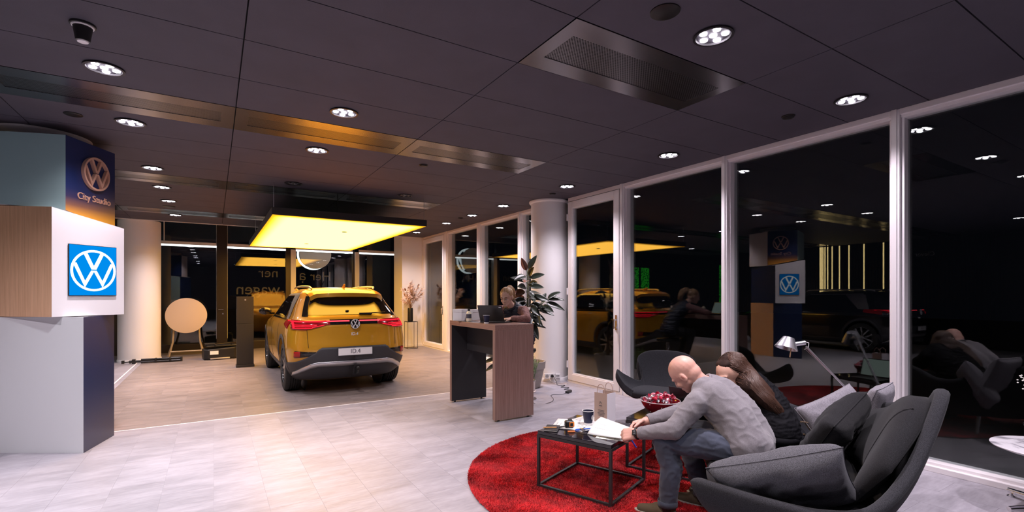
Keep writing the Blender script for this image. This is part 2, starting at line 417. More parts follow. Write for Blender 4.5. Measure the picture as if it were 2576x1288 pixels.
for (x, y, on) in HIDDEN_LAMPS + [(-.655, 1.88, 1), (.968, 1.88, 1)]:      # those seen only in the window glass
    o = copy_tree(proto[1]); o.location = (x, y, CEIL-.006); o['group'] = 'recessed ceiling downlights'
    nb_ = HIDDEN_LAMPS+[(-.655, 1.88, 1), (.968, 1.88, 1)]; nk = [q[:2] for q in nb_].index((x, y))
    o['label'] = '%s recessed downlight outside the frame, mirrored in the window glass' % (['first', 'second', 'third', 'fourth', 'fifth', 'sixth', 'seventh', 'eighth', 'ninth', 'tenth', 'eleventh'][nk])
# detectors and discs on the ceiling
for (x, y, r, lab) in ((2.161, 1.861, .075, 'black round ceiling speaker beside the nearest lit downlight'), (4.365, 2.374, .05, 'small black ceiling disc near the right window wall'),
                       (-1.057, 5.665, .06, 'black round ceiling speaker above the sign tower'), (2.194, 5.629, .05, 'small beige smoke detector behind the long vent strip'),
                       (-.69, 10.69, .09, 'dark round ceiling disc close to the farthest vent strip'), (4.364, 9.115, .05, 'small ceiling detector above the far window panes'),
                       (4.553, 6.156, .05, 'small grey detector above the round white column')):
    t = thing('ceiling_disc', lab, 'detector', (x, y, CEIL))
    MB().lathe([(r*1.1, 0), (r*1.1, -.006), (r*.95, -.01)], 24).build('rim', M_DARKM, t, smooth=40)
    MB().lathe([(r*.93, -.008), (r*.9, -.018 if r < .06 else -.009), (r*.5, -.022 if r < .06 else -.008), (.001, -.022 if r < .06 else -.008)], 24).build('cover', M_BLACK if 'black' in lab or 'dark' in lab else M_RING, t, smooth=40)
t = thing('ceiling_sensor', 'black conical spot sensor with pale tip hanging from the ceiling', 'sensor', (-.657, 3.75, CEIL))
MB().lathe([(.062, .001), (.062, -.012), (.05, -.016)], 24).build('base', M_BLACK, t, smooth=40)
MB().lathe([(.055, -.014), (.052, -.02), (.05, -.02)], 24).build('white_rim', M_WHITE, t, smooth=40)
MB().lathe([(.048, -.014), (.034, -.10), (.030, -.10)], 24).build('body', M_BLACK, t, smooth=40)
MB().lathe([(.029, -.095), (.026, -.106), (.001, -.108)], 24).build('lens', M_WHITE, t, smooth=40)

# ================================================================== window wall on the right
FX = 5.0
def mull(y0, y1, parent, name='mullion', z0=.0, z1=CEIL-.0):
    b = MB(); b.span(FX, FX+.2, y0, y1, z0, z1)
    b.span(FX-.012, FX+.03, y0+(y1-y0)*.28, y1-.004, z0, z1)
    return b.build(name, M_FRAME, parent, bevel=.004)
bays = [(.25, 1.777), (1.84, 3.415), (3.483, 5.051), (7.40, 7.79), (7.88, 9.45), (9.586, 11.185)]
wins = []
for i, (y0, y1) in enumerate(bays):
    w = bpy.data.objects.new('window_%d' % (i+1), None); COL.objects.link(w); tag(w, kind='structure')
    b = MB(); b.span(FX, FX+.18, y0, y1, CEIL-.05, CEIL).span(FX+.025, FX+.16, y0, y1, CEIL-.075, CEIL-.04); b.build('top_rail', M_FRAME, w, bevel=.003)
    b = MB(); b.span(FX-.01, FX+.2, y0, y1, 0, .045).span(FX+.03, FX+.18, y0, y1, .04, .07); b.build('bottom_rail', M_FRAME, w, bevel=.003)
    b = MB(); b.span(FX+.035, FX+.15, y0, y0+.022, .07, CEIL-.075).span(FX+.035, FX+.15, y1-.022, y1, .07, CEIL-.075); b.build('glazing_bead', M_FRAME, w, bevel=.002)
    MB().span(FX+.105, FX+.117, y0+.015, y1-.015, .065, CEIL-.07).build('pane', M_GLASS, w)
    wins.append(w)
for y0, y1, p in ((.14, .25, 0), (1.777, 1.84, 0), (3.415, 3.483, 1), (5.051, 5.122, 2), (7.79, 7.88, 3), (9.45, 9.586, 4), (11.185, 11.377, 5)):
    mull(y0, y1, wins[p])
def door(name, y0, y1, handle_side):
    d = bpy.data.objects.new(name, None); COL.objects.link(d); tag(d, kind='structure')
    b = MB(); b.span(FX, FX+.18, y0, y1, CEIL-.06, CEIL).span(FX-.01, FX+.2, y0, y1, 0, .035); b.build('door_frame', M_FRAME, d, bevel=.003)
    s = .105; x0, x1 = FX-.015, FX+.07; a0, a1 = y0+.012, y1-.012
    b = MB(); b.span(x0, x1, a0, a0+s, .04, CEIL-.07).span(x0, x1, a1-s, a1, .04, CEIL-.07).span(x0, x1, a0+s, a1-s, CEIL-.07-s, CEIL-.07).span(x0, x1, a0+s, a1-s, .04, .04+s)
    b.build('leaf_frame', M_FRAME, d, bevel=.004)
    b = MB(); q = .016; x2 = FX-.019
    for (p0, p1, z0, z1) in ((a0+s, a0+s+q, .04+s, CEIL-.07-s), (a1-s-q, a1-s, .04+s, CEIL-.07-s), (a0+s, a1-s, .04+s, .04+s+q), (a0+s, a1-s, CEIL-.07-s-q, CEIL-.07-s)): b.span(x2+.012, x1, p0, p1, z0, z1)
    b.build('glazing_bead', M_FRAME, d, bevel=.002)
    MB().span(FX+.025, FX+.037, a0+s, a1-s, .04+s, CEIL-.07-s).build('pane', M_GLASS, d)
    yh = a0+.05 if handle_side < 0 else a1-.05
    b = MB(); b.span(x0-.008, x0, yh-.018, yh+.018, .93, 1.15); b.cyl((x0-.05, yh, 1.08), (x0, yh, 1.08), .01); b.cyl((x0-.05, yh, 1.085), (x0-.05, yh+.11*(-handle_side)*-1*0, .95), .011); b.cyl((x0-.02, yh, .97), (x0, yh, .97), .014)
    b.build('handle', M_CHROME, d, smooth=40)
    yk = a1 if handle_side < 0 else a0
    for z in (.30, 1.5, 2.72): MB().cyl((x0-.012, yk, z-.055), (x0-.012, yk, z+.055), .011).build('hinge', M_FRAME, d, smooth=40)
    return d
door('door_1', 5.122, 6.33, -1)
door('door_2', 11.377, 12.83, -1)
tag(MB().span(4.98, 5.0, 12.80, 12.9, 0, CEIL).build('trim_2', M_FRAME), kind='structure')
# round columns
def column(name, x, y, r, cap, z0=0):
    c = MB().lathe([(r, z0), (r, CEIL+.0)], 64, (x, y, 0)).build(name, M_WHITE, smooth=40); tag(c, kind='structure')
    if not z0: MB().lathe([(r+.012, .0), (r+.012, .05), (r+.006, .058), (r, .058)], 64, (x, y, 0), cap=False).build('baseboard_ring', M_WHITE, c, smooth=40)
    if cap: MB().lathe([(r, CEIL-.045), (r+cap*.7, CEIL-.035), (r+cap, CEIL-.02), (r+cap, CEIL-.002), (r, CEIL-.002)], 64, (x, y, 0), cap=False).build('column_cap', M_WHITE, c, smooth=30)
    return c
column('column_window', 4.93, 6.76, .315, .035)
column('column_back', -1.38, 13.26, .38, 0)
column('column_tower', -1.47, 6.62, .30, .085, 2.94)
b = MB().span(4.41, 5.2, 12.9, 13.6, 0, CEIL+.6); tag(b.build('wall_pier', M_WHITE), kind='structure')
tag(MB().span(4.41, 5.0, 12.885, 12.9, 0, .06).build('baseboard_pier', M_WHITE), kind='structure')

# ================================================================== back glass front
BY = 14.7
M_DARKF = mat('dark_frame', (.035, .027, .022), .35, .3)
def back_bay(i, x0, x1):
    w = bpy.data.objects.new('window_%d' % i, None); COL.objects.link(w); tag(w, kind='structure')
    MB().span(x0, x1, BY, BY+.012, .18, 3.68).build('pane', M_GLASS, w)
    MB().span(x0, x1, BY-.05, BY+.06, 0, .2).build('bottom_rail', M_DARKF, w, bevel=.004)
    MB().span(x0, x1, BY-.07, BY-.002, 2.70, 2.775).build('transom', M_WHITE, w, bevel=.003)
    MB().span(x0, x1, BY-.068, BY-.01, 2.66, 2.699).build('light_strip', M_STRIP, w)
    return w
for i, (x0, x1, kind) in enumerate(((-2.4, .06, 0), (.30, 1.69, 0), (1.945, 3.50, 1), (3.68, 5.3, 1))):
    w = back_bay(7+i, x0, x1)
w = bpy.data.objects['window_8']
MB().span(.06, .30, BY-.09, BY+.1, 0, 3.7).build('mullion', M_DARKF, w, bevel=.004)
MB().span(.052, .06, BY-.03, BY-.0, .3, 3.6).span(.30, .308, BY-.03, BY, .3, 3.6).build('light_leak_line', M_WHITE, w)  # white strips painted in for light leaking along the frame edges
b = MB().cyl((.2, BY-.15, 1.06), (.2, BY-.09, 1.06), .012).cyl((.2, BY-.15, 1.06), (.10, BY-.15, 1.06), .011); b.span(.185, .215, BY-.1, BY-.09, .93, .97)
b.build('door_lever', M_CHROME, w, smooth=40)
w = bpy.data.objects['window_9']
MB().span(1.69, 1.815, BY-.06, BY+.1, 0, 3.7).build('mullion', M_DARKF, w, bevel=.004)
MB().span(1.815, 1.945, BY-.10, BY+.1, 0, 2.70).build('mullion', M_WHITE, w, bevel=.004)
w = bpy.data.objects['window_10']
MB().span(3.50, 3.56, BY-.04, BY+.1, 0, 3.7).build('mullion', M_DARKF, w, bevel=.004)
MB().span(3.56, 3.68, BY-.10, BY+.1, 0, 2.70).build('mullion', M_WHITE, w, bevel=.004)
MB().cyl((-1.04, BY-.12, 2.775), (-1.04, BY-.12, 3.7), .012).build('blind_rod', M_WHITE, bpy.data.objects['window_7'], smooth=40)
MB().span(-1.15, 1.0, BY-.03, BY+.02, 3.30, 3.325).build('upper_rail', M_WHITE, bpy.data.objects['window_7'])
# mirrored lettering on the street side of the back glass
M_VINYL = mat('pale_vinyl', (.13, .12, .115), .6)
def back_text(txt, size, x, z):
    m = frame_m((x, BY+.02, z), (-1, 0, 0), (0, 0, 1))
    o = text('window_lettering', txt, size, M_VINYL, None, m, .0015)
    return o
wl = back_text('Her \u1ea1', .36, 2.47, 1.96); tag(wl, 'pale mirrored lettering on the back glass, reading Her a', 'lettering')
wl = back_text('ner', .36, 1.27, 2.03); tag(wl, 'pale mirrored lettering on the back glass, reading ner', 'lettering')
wl = back_text('wagen', .42, 1.02, 1.58); tag(wl, 'larger pale mirrored lettering on the back glass, reading wagen', 'lettering')

# ================================================================== walls that close the room, street outside
M_WALLD = mat('dark_wall', (.035, .033, .036), .6)
M_SLAT = mat('dark_slat', (.02, .018, .017), .5)
wl_ = MB().span(XL-.2, XL, YB, YF, 0, 3.8).build('wall_left', M_WALLD); tag(wl_, kind='structure')
b = MB()
for k in range(120):
    y = 4.0+k*.085; b.span(XL, XL+.025, y, y+.035, .02, CEIL)
tag(b.build('wall_slats', M_SLAT, wl_), kind='stuff')
tag(MB().span(XL-.2, XR+.3, YB-.2, YB, 0, 3.8).build('wall_rear', mat('rear_wall', (.16, .15, .16), .7)), kind='structure')
tag(MB().span(XL-.2, -1.76, 14.6, 14.8, 0, 3.8).build('wall_back', M_WALLD), kind='structure')
tag(MB().span(FX, FX+.2, YB, .14, 0, 3.4).build('wall_right', M_WALLD), kind='structure')
tag(MB().span(FX, FX+.25, 12.9, YF, 0, 3.8).build('wall_corner', M_WALLD), kind='structure')
M_WARM = emission('warm_led', (1, .72, .30), 6)
for nl, px in enumerate((2064.6, 2067.7, 2071.4, 2076.6, 2083.4, 2094.7, 2113.1, 2137, 2174.6, 2223.8)):
    k = (px-1288)/1215; y = 17.3*(fy+k*ry)/(fx+k*rx)
    t = thing('led_strip', 'slim warm light strip on the slatted wall, %s counted towards the white lettering' % ['first', 'second', 'third', 'fourth', 'fifth', 'sixth', 'seventh', 'eighth', 'ninth', 'tenth'][nl], 'light', (XL+.03, y, 0), 0, 'led strips on the slatted wall')
    MB().span(0, .02, -.022, .022, 1.1, CEIL-.02).build('housing', M_BLACK, t); MB().span(.02, .028, -.016, .016, 1.1, CEIL-.02).build('diffuser', M_WARM, t)
lt = text('wall_lettering', 'Clever', .17, M_WHITE, None, frame_m((XL+.03, 5.55, 2.6), (0, 1, 0), (0, 0, 1)), .004); lt.data.transform(Matrix.Identity(4)); tag(lt, 'white Clever lettering on the dark wall, seen mirrored in the window', 'lettering')
def foliage_glow():  # emissive colour stands for strongly lit foliage; the panel itself is no lamp
    m = bpy.data.materials.new('glowing_foliage'); m.use_nodes = True; nt = m.node_tree; N = nt.nodes; L = nt.links; N.clear()
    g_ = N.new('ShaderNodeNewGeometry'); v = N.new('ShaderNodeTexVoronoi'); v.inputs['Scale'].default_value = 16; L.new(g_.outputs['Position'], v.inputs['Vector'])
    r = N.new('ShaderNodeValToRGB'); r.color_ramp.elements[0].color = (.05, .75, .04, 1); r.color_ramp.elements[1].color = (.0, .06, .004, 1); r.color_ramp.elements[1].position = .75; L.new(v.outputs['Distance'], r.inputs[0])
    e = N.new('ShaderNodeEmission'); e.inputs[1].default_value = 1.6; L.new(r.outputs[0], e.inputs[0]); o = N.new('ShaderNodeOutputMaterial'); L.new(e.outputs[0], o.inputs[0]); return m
M_FOLIAGE_GLOW = foliage_glow()
for lab, c, sx, sy in (('tall glowing panel standing for lit green foliage on the slatted wall, mirrored in glass', (XL+.05, 11.75, 1.85), .02, .36), ('left half of the glowing panel standing for lit green foliage by the back glass, mirrored', (-5.42, 14.56, 1.80), .25, .02), ('right half of the glowing panel standing for lit green foliage by the back glass, mirrored', (-4.80, 14.56, 1.80), .25, .02)):
    t = thing('lit_foliage_panel', lab, 'picture', c); MB().span(-sx-.01*(sy < .1), sx, -sy, sy+.01*(sx < .1), -.78, .78).build('print', M_FOLIAGE_GLOW, t)
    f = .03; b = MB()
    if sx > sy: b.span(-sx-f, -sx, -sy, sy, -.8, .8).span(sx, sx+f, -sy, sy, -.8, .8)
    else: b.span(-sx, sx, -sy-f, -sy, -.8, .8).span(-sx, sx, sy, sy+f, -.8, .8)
    b.build('foliage_panel_frame', M_BLACK, t)
MB().span(-40, 40, -20, 60, -.5, -.12).build('ground_outside', mat('asphalt', (.03, .03, .032), .8)); tag(bpy.data.objects['ground_outside'], kind='structure')
# ================================================================== car (built once in local axes: x right, y forward from the tail, z up)
_T = {}
def itp(z, tab):
    """monotone cubic through the table"""
    k = id(tab) if tab[0] is None else tuple(tab)
    if k not in _T:
        x = np.array([t[0] for t in tab]); y = np.array([t[1] for t in tab]); h = np.diff(x); d = np.diff(y)/h; m = np.zeros(len(x))
        for i in range(1, len(x)-1):
            if d[i-1]*d[i] > 0: w1, w2 = 2*h[i]+h[i-1], h[i]+2*h[i-1]; m[i] = (w1+w2)/(w1/d[i-1]+w2/d[i])
        m[0], m[-1] = d[0], d[-1]; xs = np.linspace(x[0], x[-1], 500); i = np.clip(np.searchsorted(x, xs)-1, 0, len(h)-1); t = (xs-x[i])/h[i]
        ys = (2*t**3-3*t**2+1)*y[i]+(t**3-2*t*t+t)*h[i]*m[i]+(3*t*t-2*t**3)*y[i+1]+(t**3-t*t)*h[i]*m[i+1]; _T[k] = (xs, ys)
    return float(np.interp(z, *_T[k]))
CW = [(.20, .80), (.30, .865), (.45, .908), (.60, .924), (.75, .928), (.88, .92), (.96, .905), (1.02, .88), (1.07, .845), (1.12, .815), (1.25, .765), (1.40, .70), (1.50, .645), (1.56, .595), (1.60, .51), (1.62, .40), (1.632, .22), (1.636, .02)]
CR = [(.20, .34), (.30, .17), (.40, .085), (.52, .03), (.68, .0), (.78, .02), (.90, .035), (.98, .035), (1.05, .055), (1.10, .09), (1.16, .155), (1.22, .238), (1.28, .318), (1.33, .372), (1.38, .412), (1.45, .455), (1.50, .50), (1.56, .60), (1.60, .74), (1.62, 1.0), (1.632, 1.4), (1.636, 1.75)]
CF = [(.20, 4.36), (.35, 4.52), (.60, 4.56), (.75, 4.53), (.88, 4.42), (.96, 4.15), (1.02, 3.75), (1.07, 3.46), (1.12, 3.34), (1.25, 3.06), (1.40, 2.72), (1.50, 2.46), (1.56, 2.28), (1.60, 2.12), (1.62, 2.0), (1.632, 1.9), (1.636, 1.8)]
CN = 3.0
def cL(z): return itp(z, [(.2, .62), (1.0, .66), (1.1, .6), (1.56, .55), (1.62, .35), (1.64, .02)])
def cLF(z): return itp(z, [(.2, .95), (.9, 1.0), (1.07, .75), (1.5, .4), (1.62, .25), (1.64, .02)])
def cP(u, z, side=1, off=0):
    """u 0..1 round the rear quarter, 1..2 along the flank, 2..3 round the front quarter"""
    w, r, f, l, lf = itp(z, CW), itp(z, CR), itp(z, CF), cL(z), cLF(z)
    e = 2/CN
    def raw(u):
        if u <= 1:
            a = max(0, u)*PI/2; return w*math.sin(a)**e, r+l-l*max(0, math.cos(a))**e
        if u <= 2: return w, r+l+(f-lf-r-l)*(u-1)
        a = (3-u)*PI/2; return w*max(0, math.sin(a))**e, f-lf+lf*max(0, math.cos(a))**e
    x, y = raw(u)
    if off:
        x2, y2 = raw(min(3, u+.02)); x1, y1 = raw(max(0, u-.02))
        if u < .02: nx, ny = 0, -1
        else:
            tx, ty = x2-x1, y2-y1; q = math.hypot(tx, ty) or 1; nx, ny = ty/q, -tx/q
        x += nx*off; y += ny*off
    return Vector((side*x, y, z))
def uofx(x, z):
    q = min(1, max(0, abs(x)/itp(z, CW))); return 2/PI*math.asin(q**(CN/2))
def uofy(y, z):
    r, l, f, lf = itp(z, CR), cL(z), itp(z, CF), cLF(z)
    if y < r+l: return 2/PI*math.acos(max(0, min(1, (r+l-y)/l))**(CN/2))
    return 1+(y-r-l)/(f-lf-r-l)
def rearP(x, z, off=0): return cP(uofx(x, z), z, 1 if x >= 0 else -1, off)
def sideP(y, z, side, off=0): return cP(uofy(y, z), z, side, off)
def side_poly(pts, side, off, nu=14, nv=8):
    """quad patch on the flank: pts = 4 corner (y,z) low-rear, low-front, top-front, top-rear"""
    def fn(u, v):
        a, b, c, d = [Vector(p) for p in pts]
        p = (a*(1-u)+b*u)*(1-v)+(d*(1-u)+c*u)*v
        return sideP(p.x, p.y, side, off)
    return MB().grid(fn, nu, nv)
def build_car(name, label, paint):
    M_TYRE = mat('tyre_rubber', (.018, .018, .019), .75)
    M_CLAD = mat('dark_cladding', (.035, .036, .044), .55)
    M_DGL = mat('tinted_glass', (.006, .005, .005), .02, spec=.8)
    M_GLOSSK = mat('gloss_black', (.008, .008, .009), .08)
    M_RED = mat('red_lens', (.16, .004, .006), .12, emit=(1, .01, .03), es=.10)
    M_REDL = emission('tail_light_glow', (1, .014, .032), 1.8)
    M_REDB = emission('tail_light_hot', (1, .06, .085), 2.0)
    M_RIMS = mat('rim_silver', (.55, .55, .56), .25, .9)
    M_PLATE = mat('plate_white', (.82, .82, .84), .4)
    car = thing(name, label, 'car')
    # ---- body shell with wheel openings
    zs = [.20, .25, .30, .37, .45, .52, .60, .68, .76, .84, .90, .96, 1.0, 1.04, 1.07, 1.10, 1.14, 1.2, 1.27, 1.34, 1.41, 1.47, 1.52, 1.56, 1.585, 1.605, 1.62, 1.629, 1.636]
    us = [i/14 for i in range(15)]+[1+i/16 for i in range(1, 17)]+[2+i/12 for i in range(1, 13)]
    b = MB(); n = 2*len(us)-2
    for z in zs:
        ring = [cP(u, z, 1) for u in us]+[cP(u, z, -1) for u in us[-2:0:-1]]
        b.v += [tuple(p) for p in ring]
    for j in range(len(zs)-1):
        for k in range(n): b.f.append((j*n+k, j*n+(k+1) % n, (j+1)*n+(k+1) % n, (j+1)*n+k))
    b.f.append(tuple(range(n-1, -1, -1))); b.f.append(tuple(range((len(zs)-1)*n, len(zs)*n)))
    body = b.mesh('body'); clean(body)
    cut = MB()
    WH = [(.95, .375), (3.72, .375)]
    for y, z in WH:
        for s in (-1, 1): cut.cyl((s*.60, y, z), (s*1.1, y, z), .425, n=40)
    cm = cut.mesh('cut'); clean(cm); co = new_obj('cut', cm)
    body = baked(body, [('BOOLEAN', dict(operation='DIFFERENCE', object=co, solver='EXACT'))]); bpy.data.objects.remove(co)
    body.materials.clear(); body.materials.append(paint); body.shade_smooth(); body.set_sharp_from_angle(angle=math.radians(38))
    new_obj('body', body, car)
    for y, z in WH:
        for s in (-1, 1): MB().cyl((s*.602, y, z), (s*.61, y, z), .42, n=32).build('wheel_well', M_BLACK, car)
    # ---- dark cladding: bumper, sills, arch flares
    def ztop(x):
        x = abs(x)
        return float(np.interp(x, [0, .50, .56, .68, .80, .93], [.705, .70, .635, .56, .505, .47]))
    b = MB()
    for s in (-1, 1):
        def fn(u, v, s=s):
            uu = u*1.0; 
            zt = .7
            for _ in range(6): zt = ztop(cP(uu, zt, 1).x)
            z = .21+(zt-.21)*v; return cP(uu, z, s, .007)
        b.grid(fn, 30, 14)
    b.build('rear_bumper', M_CLAD, car, smooth=50, solid=.006)
    for s in (-1, 1):
        b = MB(); b.grid(lambda u, v, s=s: sideP(1.36+u*1.94, .21+.13*v+.03*0, s, .008), 20, 4)
        for (y, z) in WH:
            def arch(u, v, s=s, y=y, z=z):
                a = -.28+u*(PI+.56); r = .418+.062*v
                return sideP(y+r*math.cos(a), max(.205, z+r*math.sin(a)), s, .010)
            b.grid(arch, 26, 3)
        b.build('arch_cladding', M_CLAD, car, smooth=50, solid=.006)
    # ---- tail lamps
    def band(name_, x0, x1, zlo, zhi, m, off, nu=16, nv=4, par=car):
        bb = MB()
        for s in (-1, 1):
            bb.grid(lambda u, v, s=s: rearP(s*(x0+(x1-x0)*u), zlo(x0+(x1-x0)*u)*(1-v)+zhi(x0+(x1-x0)*u)*v, off), nu, nv)
        return bb.build(name_, m, par, smooth=60)
    zlo = lambda x: float(np.interp(x, [0, .40, .60, .70, .9], [1.022, 1.018, .965, .945, .955]))
    zhi = lambda x: float(np.interp(x, [0, .9], [1.093, 1.085]))
    for s in (-1, 1):
        bb = MB().grid(lambda u, v, s=s: rearP(s*(.36+.50*u), zlo(.36+.50*u)*(1-v)+zhi(.36+.5*u)*v, .010), 22, 5)
        def wrap(u, v, s=s):
            y = .50+.42*u; zl = .955+.05*u; return sideP(y, zl*(1-v)+1.083*v, s, .010)
        bb.grid(wrap, 8, 5)
        tl = bb.build('tail_lamp', M_RED, car, smooth=60, solid=.004)
        gl = MB()
        gl.grid(lambda u, v: rearP(s*(.40+.465*u), 1.058+.016*v, .016), 20, 2)
        for k in range(3):
            z0 = .968+.022*k
            gl.grid(lambda u, v: rearP(s*((.60-.03*k)+(.235+.03*k-.01*k)*u), z0+.011*v, .016), 12, 2)
        gl.grid(lambda u, v: rearP(s*(.815+.022*u), .968+.1*v, .016), 3, 6)
        gl.grid(lambda u, v: rearP(s*(.44+.16*u), 1.012+(-.03)*u+.009*v, .0155), 8, 2)
        gl.build('light_guide', M_REDL, tl)
    band('tail_panel', 0, .365, zlo, zhi, M_GLOSSK, .008)
    band('light_bar', .075, .41, lambda x: 1.060, lambda x: 1.078, M_REDB, .013)
    # ---- rear screen, pillar trims, side glass
    bb = MB().grid(lambda u, v: rearP((u*2-1)*(.635-.085*v), 1.165+.285*v, .006), 25, 9); bb.build('rear_window', M_DGL, car, smooth=80)
    for s in (-1, 1):
        MB().grid(lambda u, v: rearP(s*((.64-.085*v)+(.075-.03*v)*u), 1.14+.33*v, .009), 4, 9).build('pillar_trim', M_GLOSSK, car, smooth=80)
        q = side_poly([(1.06, 1.10), (3.22, 1.085), (2.50, 1.468), (1.42, 1.475)], s, .006, 26, 8); q.build('side_window', M_DGL, car, smooth=80)
        for (ya, yb) in ((1.62, 1.70), (2.42, 2.36)): side_poly([(ya, 1.09), (ya+.05, 1.09), (yb+.05, 1.47), (yb, 1.47)], s, .010, 3, 8).build('window_pillar', M_GLOSSK, car, smooth=80)
        # silver arc: rear pillar and roof edge
        side_poly([(.80, 1.075), (1.05, 1.08), (1.42, 1.49), (.95, 1.50)], s, .008, 8, 8).build('silver_pillar', M_SILVER, car, smooth=80)
        side_poly([(1.0, 1.488), (2.56, 1.478), (2.46, 1.512), (1.0, 1.53)], s, .009, 24, 3).build('silver_roof_edge', M_SILVER, car, smooth=80)
        side_poly([(1.02, 1.066), (3.3, 1.05), (3.28, 1.078), (1.04, 1.092)], s, .008, 20, 2).build('window_sill_trim', M_GLOSSK, car, smooth=80)
        # roof rail
        pth = [(s*.50, .80, 1.60)]+[(s*(.525+.03*math.sin(PI*t)), .85+1.6*t, 1.612+.036*math.sin(PI*min(1, .12+t*.86))**.45) for t in [i/12 for i in range(13)]]+[(s*.47, 2.5, 1.59)]
        MB().tube(pth, .017, 8).build('roof_rail', M_SILVER, car, smooth=60)
        # door mirror
        mm = MB().ell((s*1.0, 2.93, 1.15), (.115, .075, .075), None, 14, 10); mm.box((s*.90, 2.96, 1.10), (.14, .05, .035))
        mo = mm.build('door_mirror', M_GLOSSK, car, smooth=50)
        MB().ell((s*1.0, 2.868, 1.15), (.095, .016, .058), None, 14, 8).build('mirror_glass', M_DGL, mo, smooth=50)
    # panel gaps of the tailgate and doors
    b = MB()
    for s in (-1, 1):
        b.tube([rearP(s*float(np.interp(z, [.70, .95, 1.09], [.66, .675, .69])), z, .001) for z in np.linspace(.70, .95, 8)], .0035, 5)
        for y in (1.52, 2.52, 3.42): b.tube([sideP(y+(z-.4)*.1*(1 if y < 2 else 0), z, s, .0005) for z in np.linspace(.38, 1.06, 9)], .003, 5)
    b.build('panel_gap', M_BLACK, car)
    # spoiler with high stop lamp
    b = MB()
    prof = [(.93, 1.628), (.70, 1.606), (.53, 1.578), (.415, 1.528), (.40, 1.462), (.47, 1.455), (.62, 1.50)]
    def sp(u, v):
        x = (u*2-1); k = v*(len(prof)-1); i = min(len(prof)-2, int(k)); t = k-i
        y = prof[i][0]*(1-t)+prof[i+1][0]*t; z = prof[i][1]*(1-t)+prof[i+1][1]*t
        hw = .60-.04*(1-min(1, max(0, (z-1.45)/.17)))+.0
        return Vector((x*hw, y+.10*abs(x)**3, z-.022*x*x-.05*max(0, abs(x)-.86)/.14))
    b.grid(sp, 25, 19); b.build('roof_spoiler', paint, car, smooth=40)
    # shark fin, wiper, badge, number plate ...
    b = MB(); b.prism([(-.0, 0), (.16, 0), (.02, .075), (-.02, .075)], -.012, .012, frame_m((0, .72, 1.612), (0, 1, 0), (0, 0, 1))); b.build('roof_antenna', paint, car, bevel=.006)
    wp = MB(); wp.box((.20, .155, 1.178), (.20, .03, .028)); wp.tube([(.11, .16, 1.178), (.34, .155, 1.187), (.52, .165, 1.196)], [.014, .009, .006], 6); wp.build('rear_wiper', M_BLACK, car, bevel=.004)
    MB().ell((-.07, .22, 1.225), (.03, .012, .012)).build('wiper_spray', M_BLACK, car, smooth=60)
    mb_ = frame_m((0, .012, 1.025), (1, 0, 0), (0, .05, 1))
    em = MB().lathe([(.072, 0), (.072, .010), (.066, .013), (.001, .013)], 32, m=mb_).build('badge', M_GLOSSK, car, smooth=40)
    emblem('emblem', .068, M_PLATE, em, frame_m((0, -.0015, 1.025), (1, 0, 0), (0, .05, 1)), .004, .15)
    text('model_lettering', 'ID.4', .062, M_PLATE, car, frame_m((0, .030, .878), (1.35, 0, 0), (0, 0, 1)), .004)
    pl = MB().box((.0, -.016, .632), (.52, .012, .112)).build('number_plate', M_PLATE, car, bevel=.006)
    text('plate_lettering', 'ID.4', .088, M_INK, pl, frame_m((0, -.0235, .632), (1, 0, 0), (0, 0, 1)), .0008)
    fr = MB()
    for (x0, x1, z0, z1) in ((-.262, .262, .573, .579), (-.262, .262, .685, .691), (-.262, -.256, .573, .691), (.256, .262, .573, .691)): fr.span(x0, x1, -.025, -.012, z0, z1)
    fr.build('plate_frame', M_CLAD, pl)
    # lower silver arc, black recesses with reflectors, tow hook
    path = [(-.82, .315), (-.73, .385), (-.62, .442), (-.52, .468), (.52, .468), (.62, .442), (.73, .385), (.82, .315)]
    b = MB(); 
    P = [Vector(p) for p in path]; dense = []
    for i in range(len(P)-1):
        for t in np.linspace(0, 1, 7)[:-1]: dense.append(P[i]*(1-t)+P[i+1]*t)
    dense.append(P[-1])
    b.grid(lambda u, v: rearP(dense[round(u*(len(dense)-1))].x, dense[round(u*(len(dense)-1))].y+.030-.068*v, .022), len(dense), 3)
    b.build('diffuser_trim', M_SILVER, car, smooth=50, solid=.012)
    for s in (-1, 1):
        MB().grid(lambda u, v: rearP(s*(.83-.27*u), .555+.035*u+(.10-.02*u)*v*(1-.35*u), .006), 10, 4).build('bumper_recess', M_GLOSSK, car, smooth=60, solid=.004)
        MB().grid(lambda u, v: rearP(s*(.835-.075*u), .565+.08*v+.004*u, .012), 5, 4).build('reflector', mat('red_reflector', (.35, .01, .01), .2), car, smooth=60, solid=.004)
    b = MB(); b.box((.03, .03, .345), (.05, .08, .09)); b.tube([(.03, .0, .31), (.03, -.04, .32), (.03, -.045, .37)], .016, 8); b.ell((.03, -.045, .395), (.025, .025, .025)); b.build('tow_hook', M_BLACK, car, smooth=50)
    MB().span(-.78, .78, .75, 4.2, .20, .26).build('underbody', M_BLACK, car)
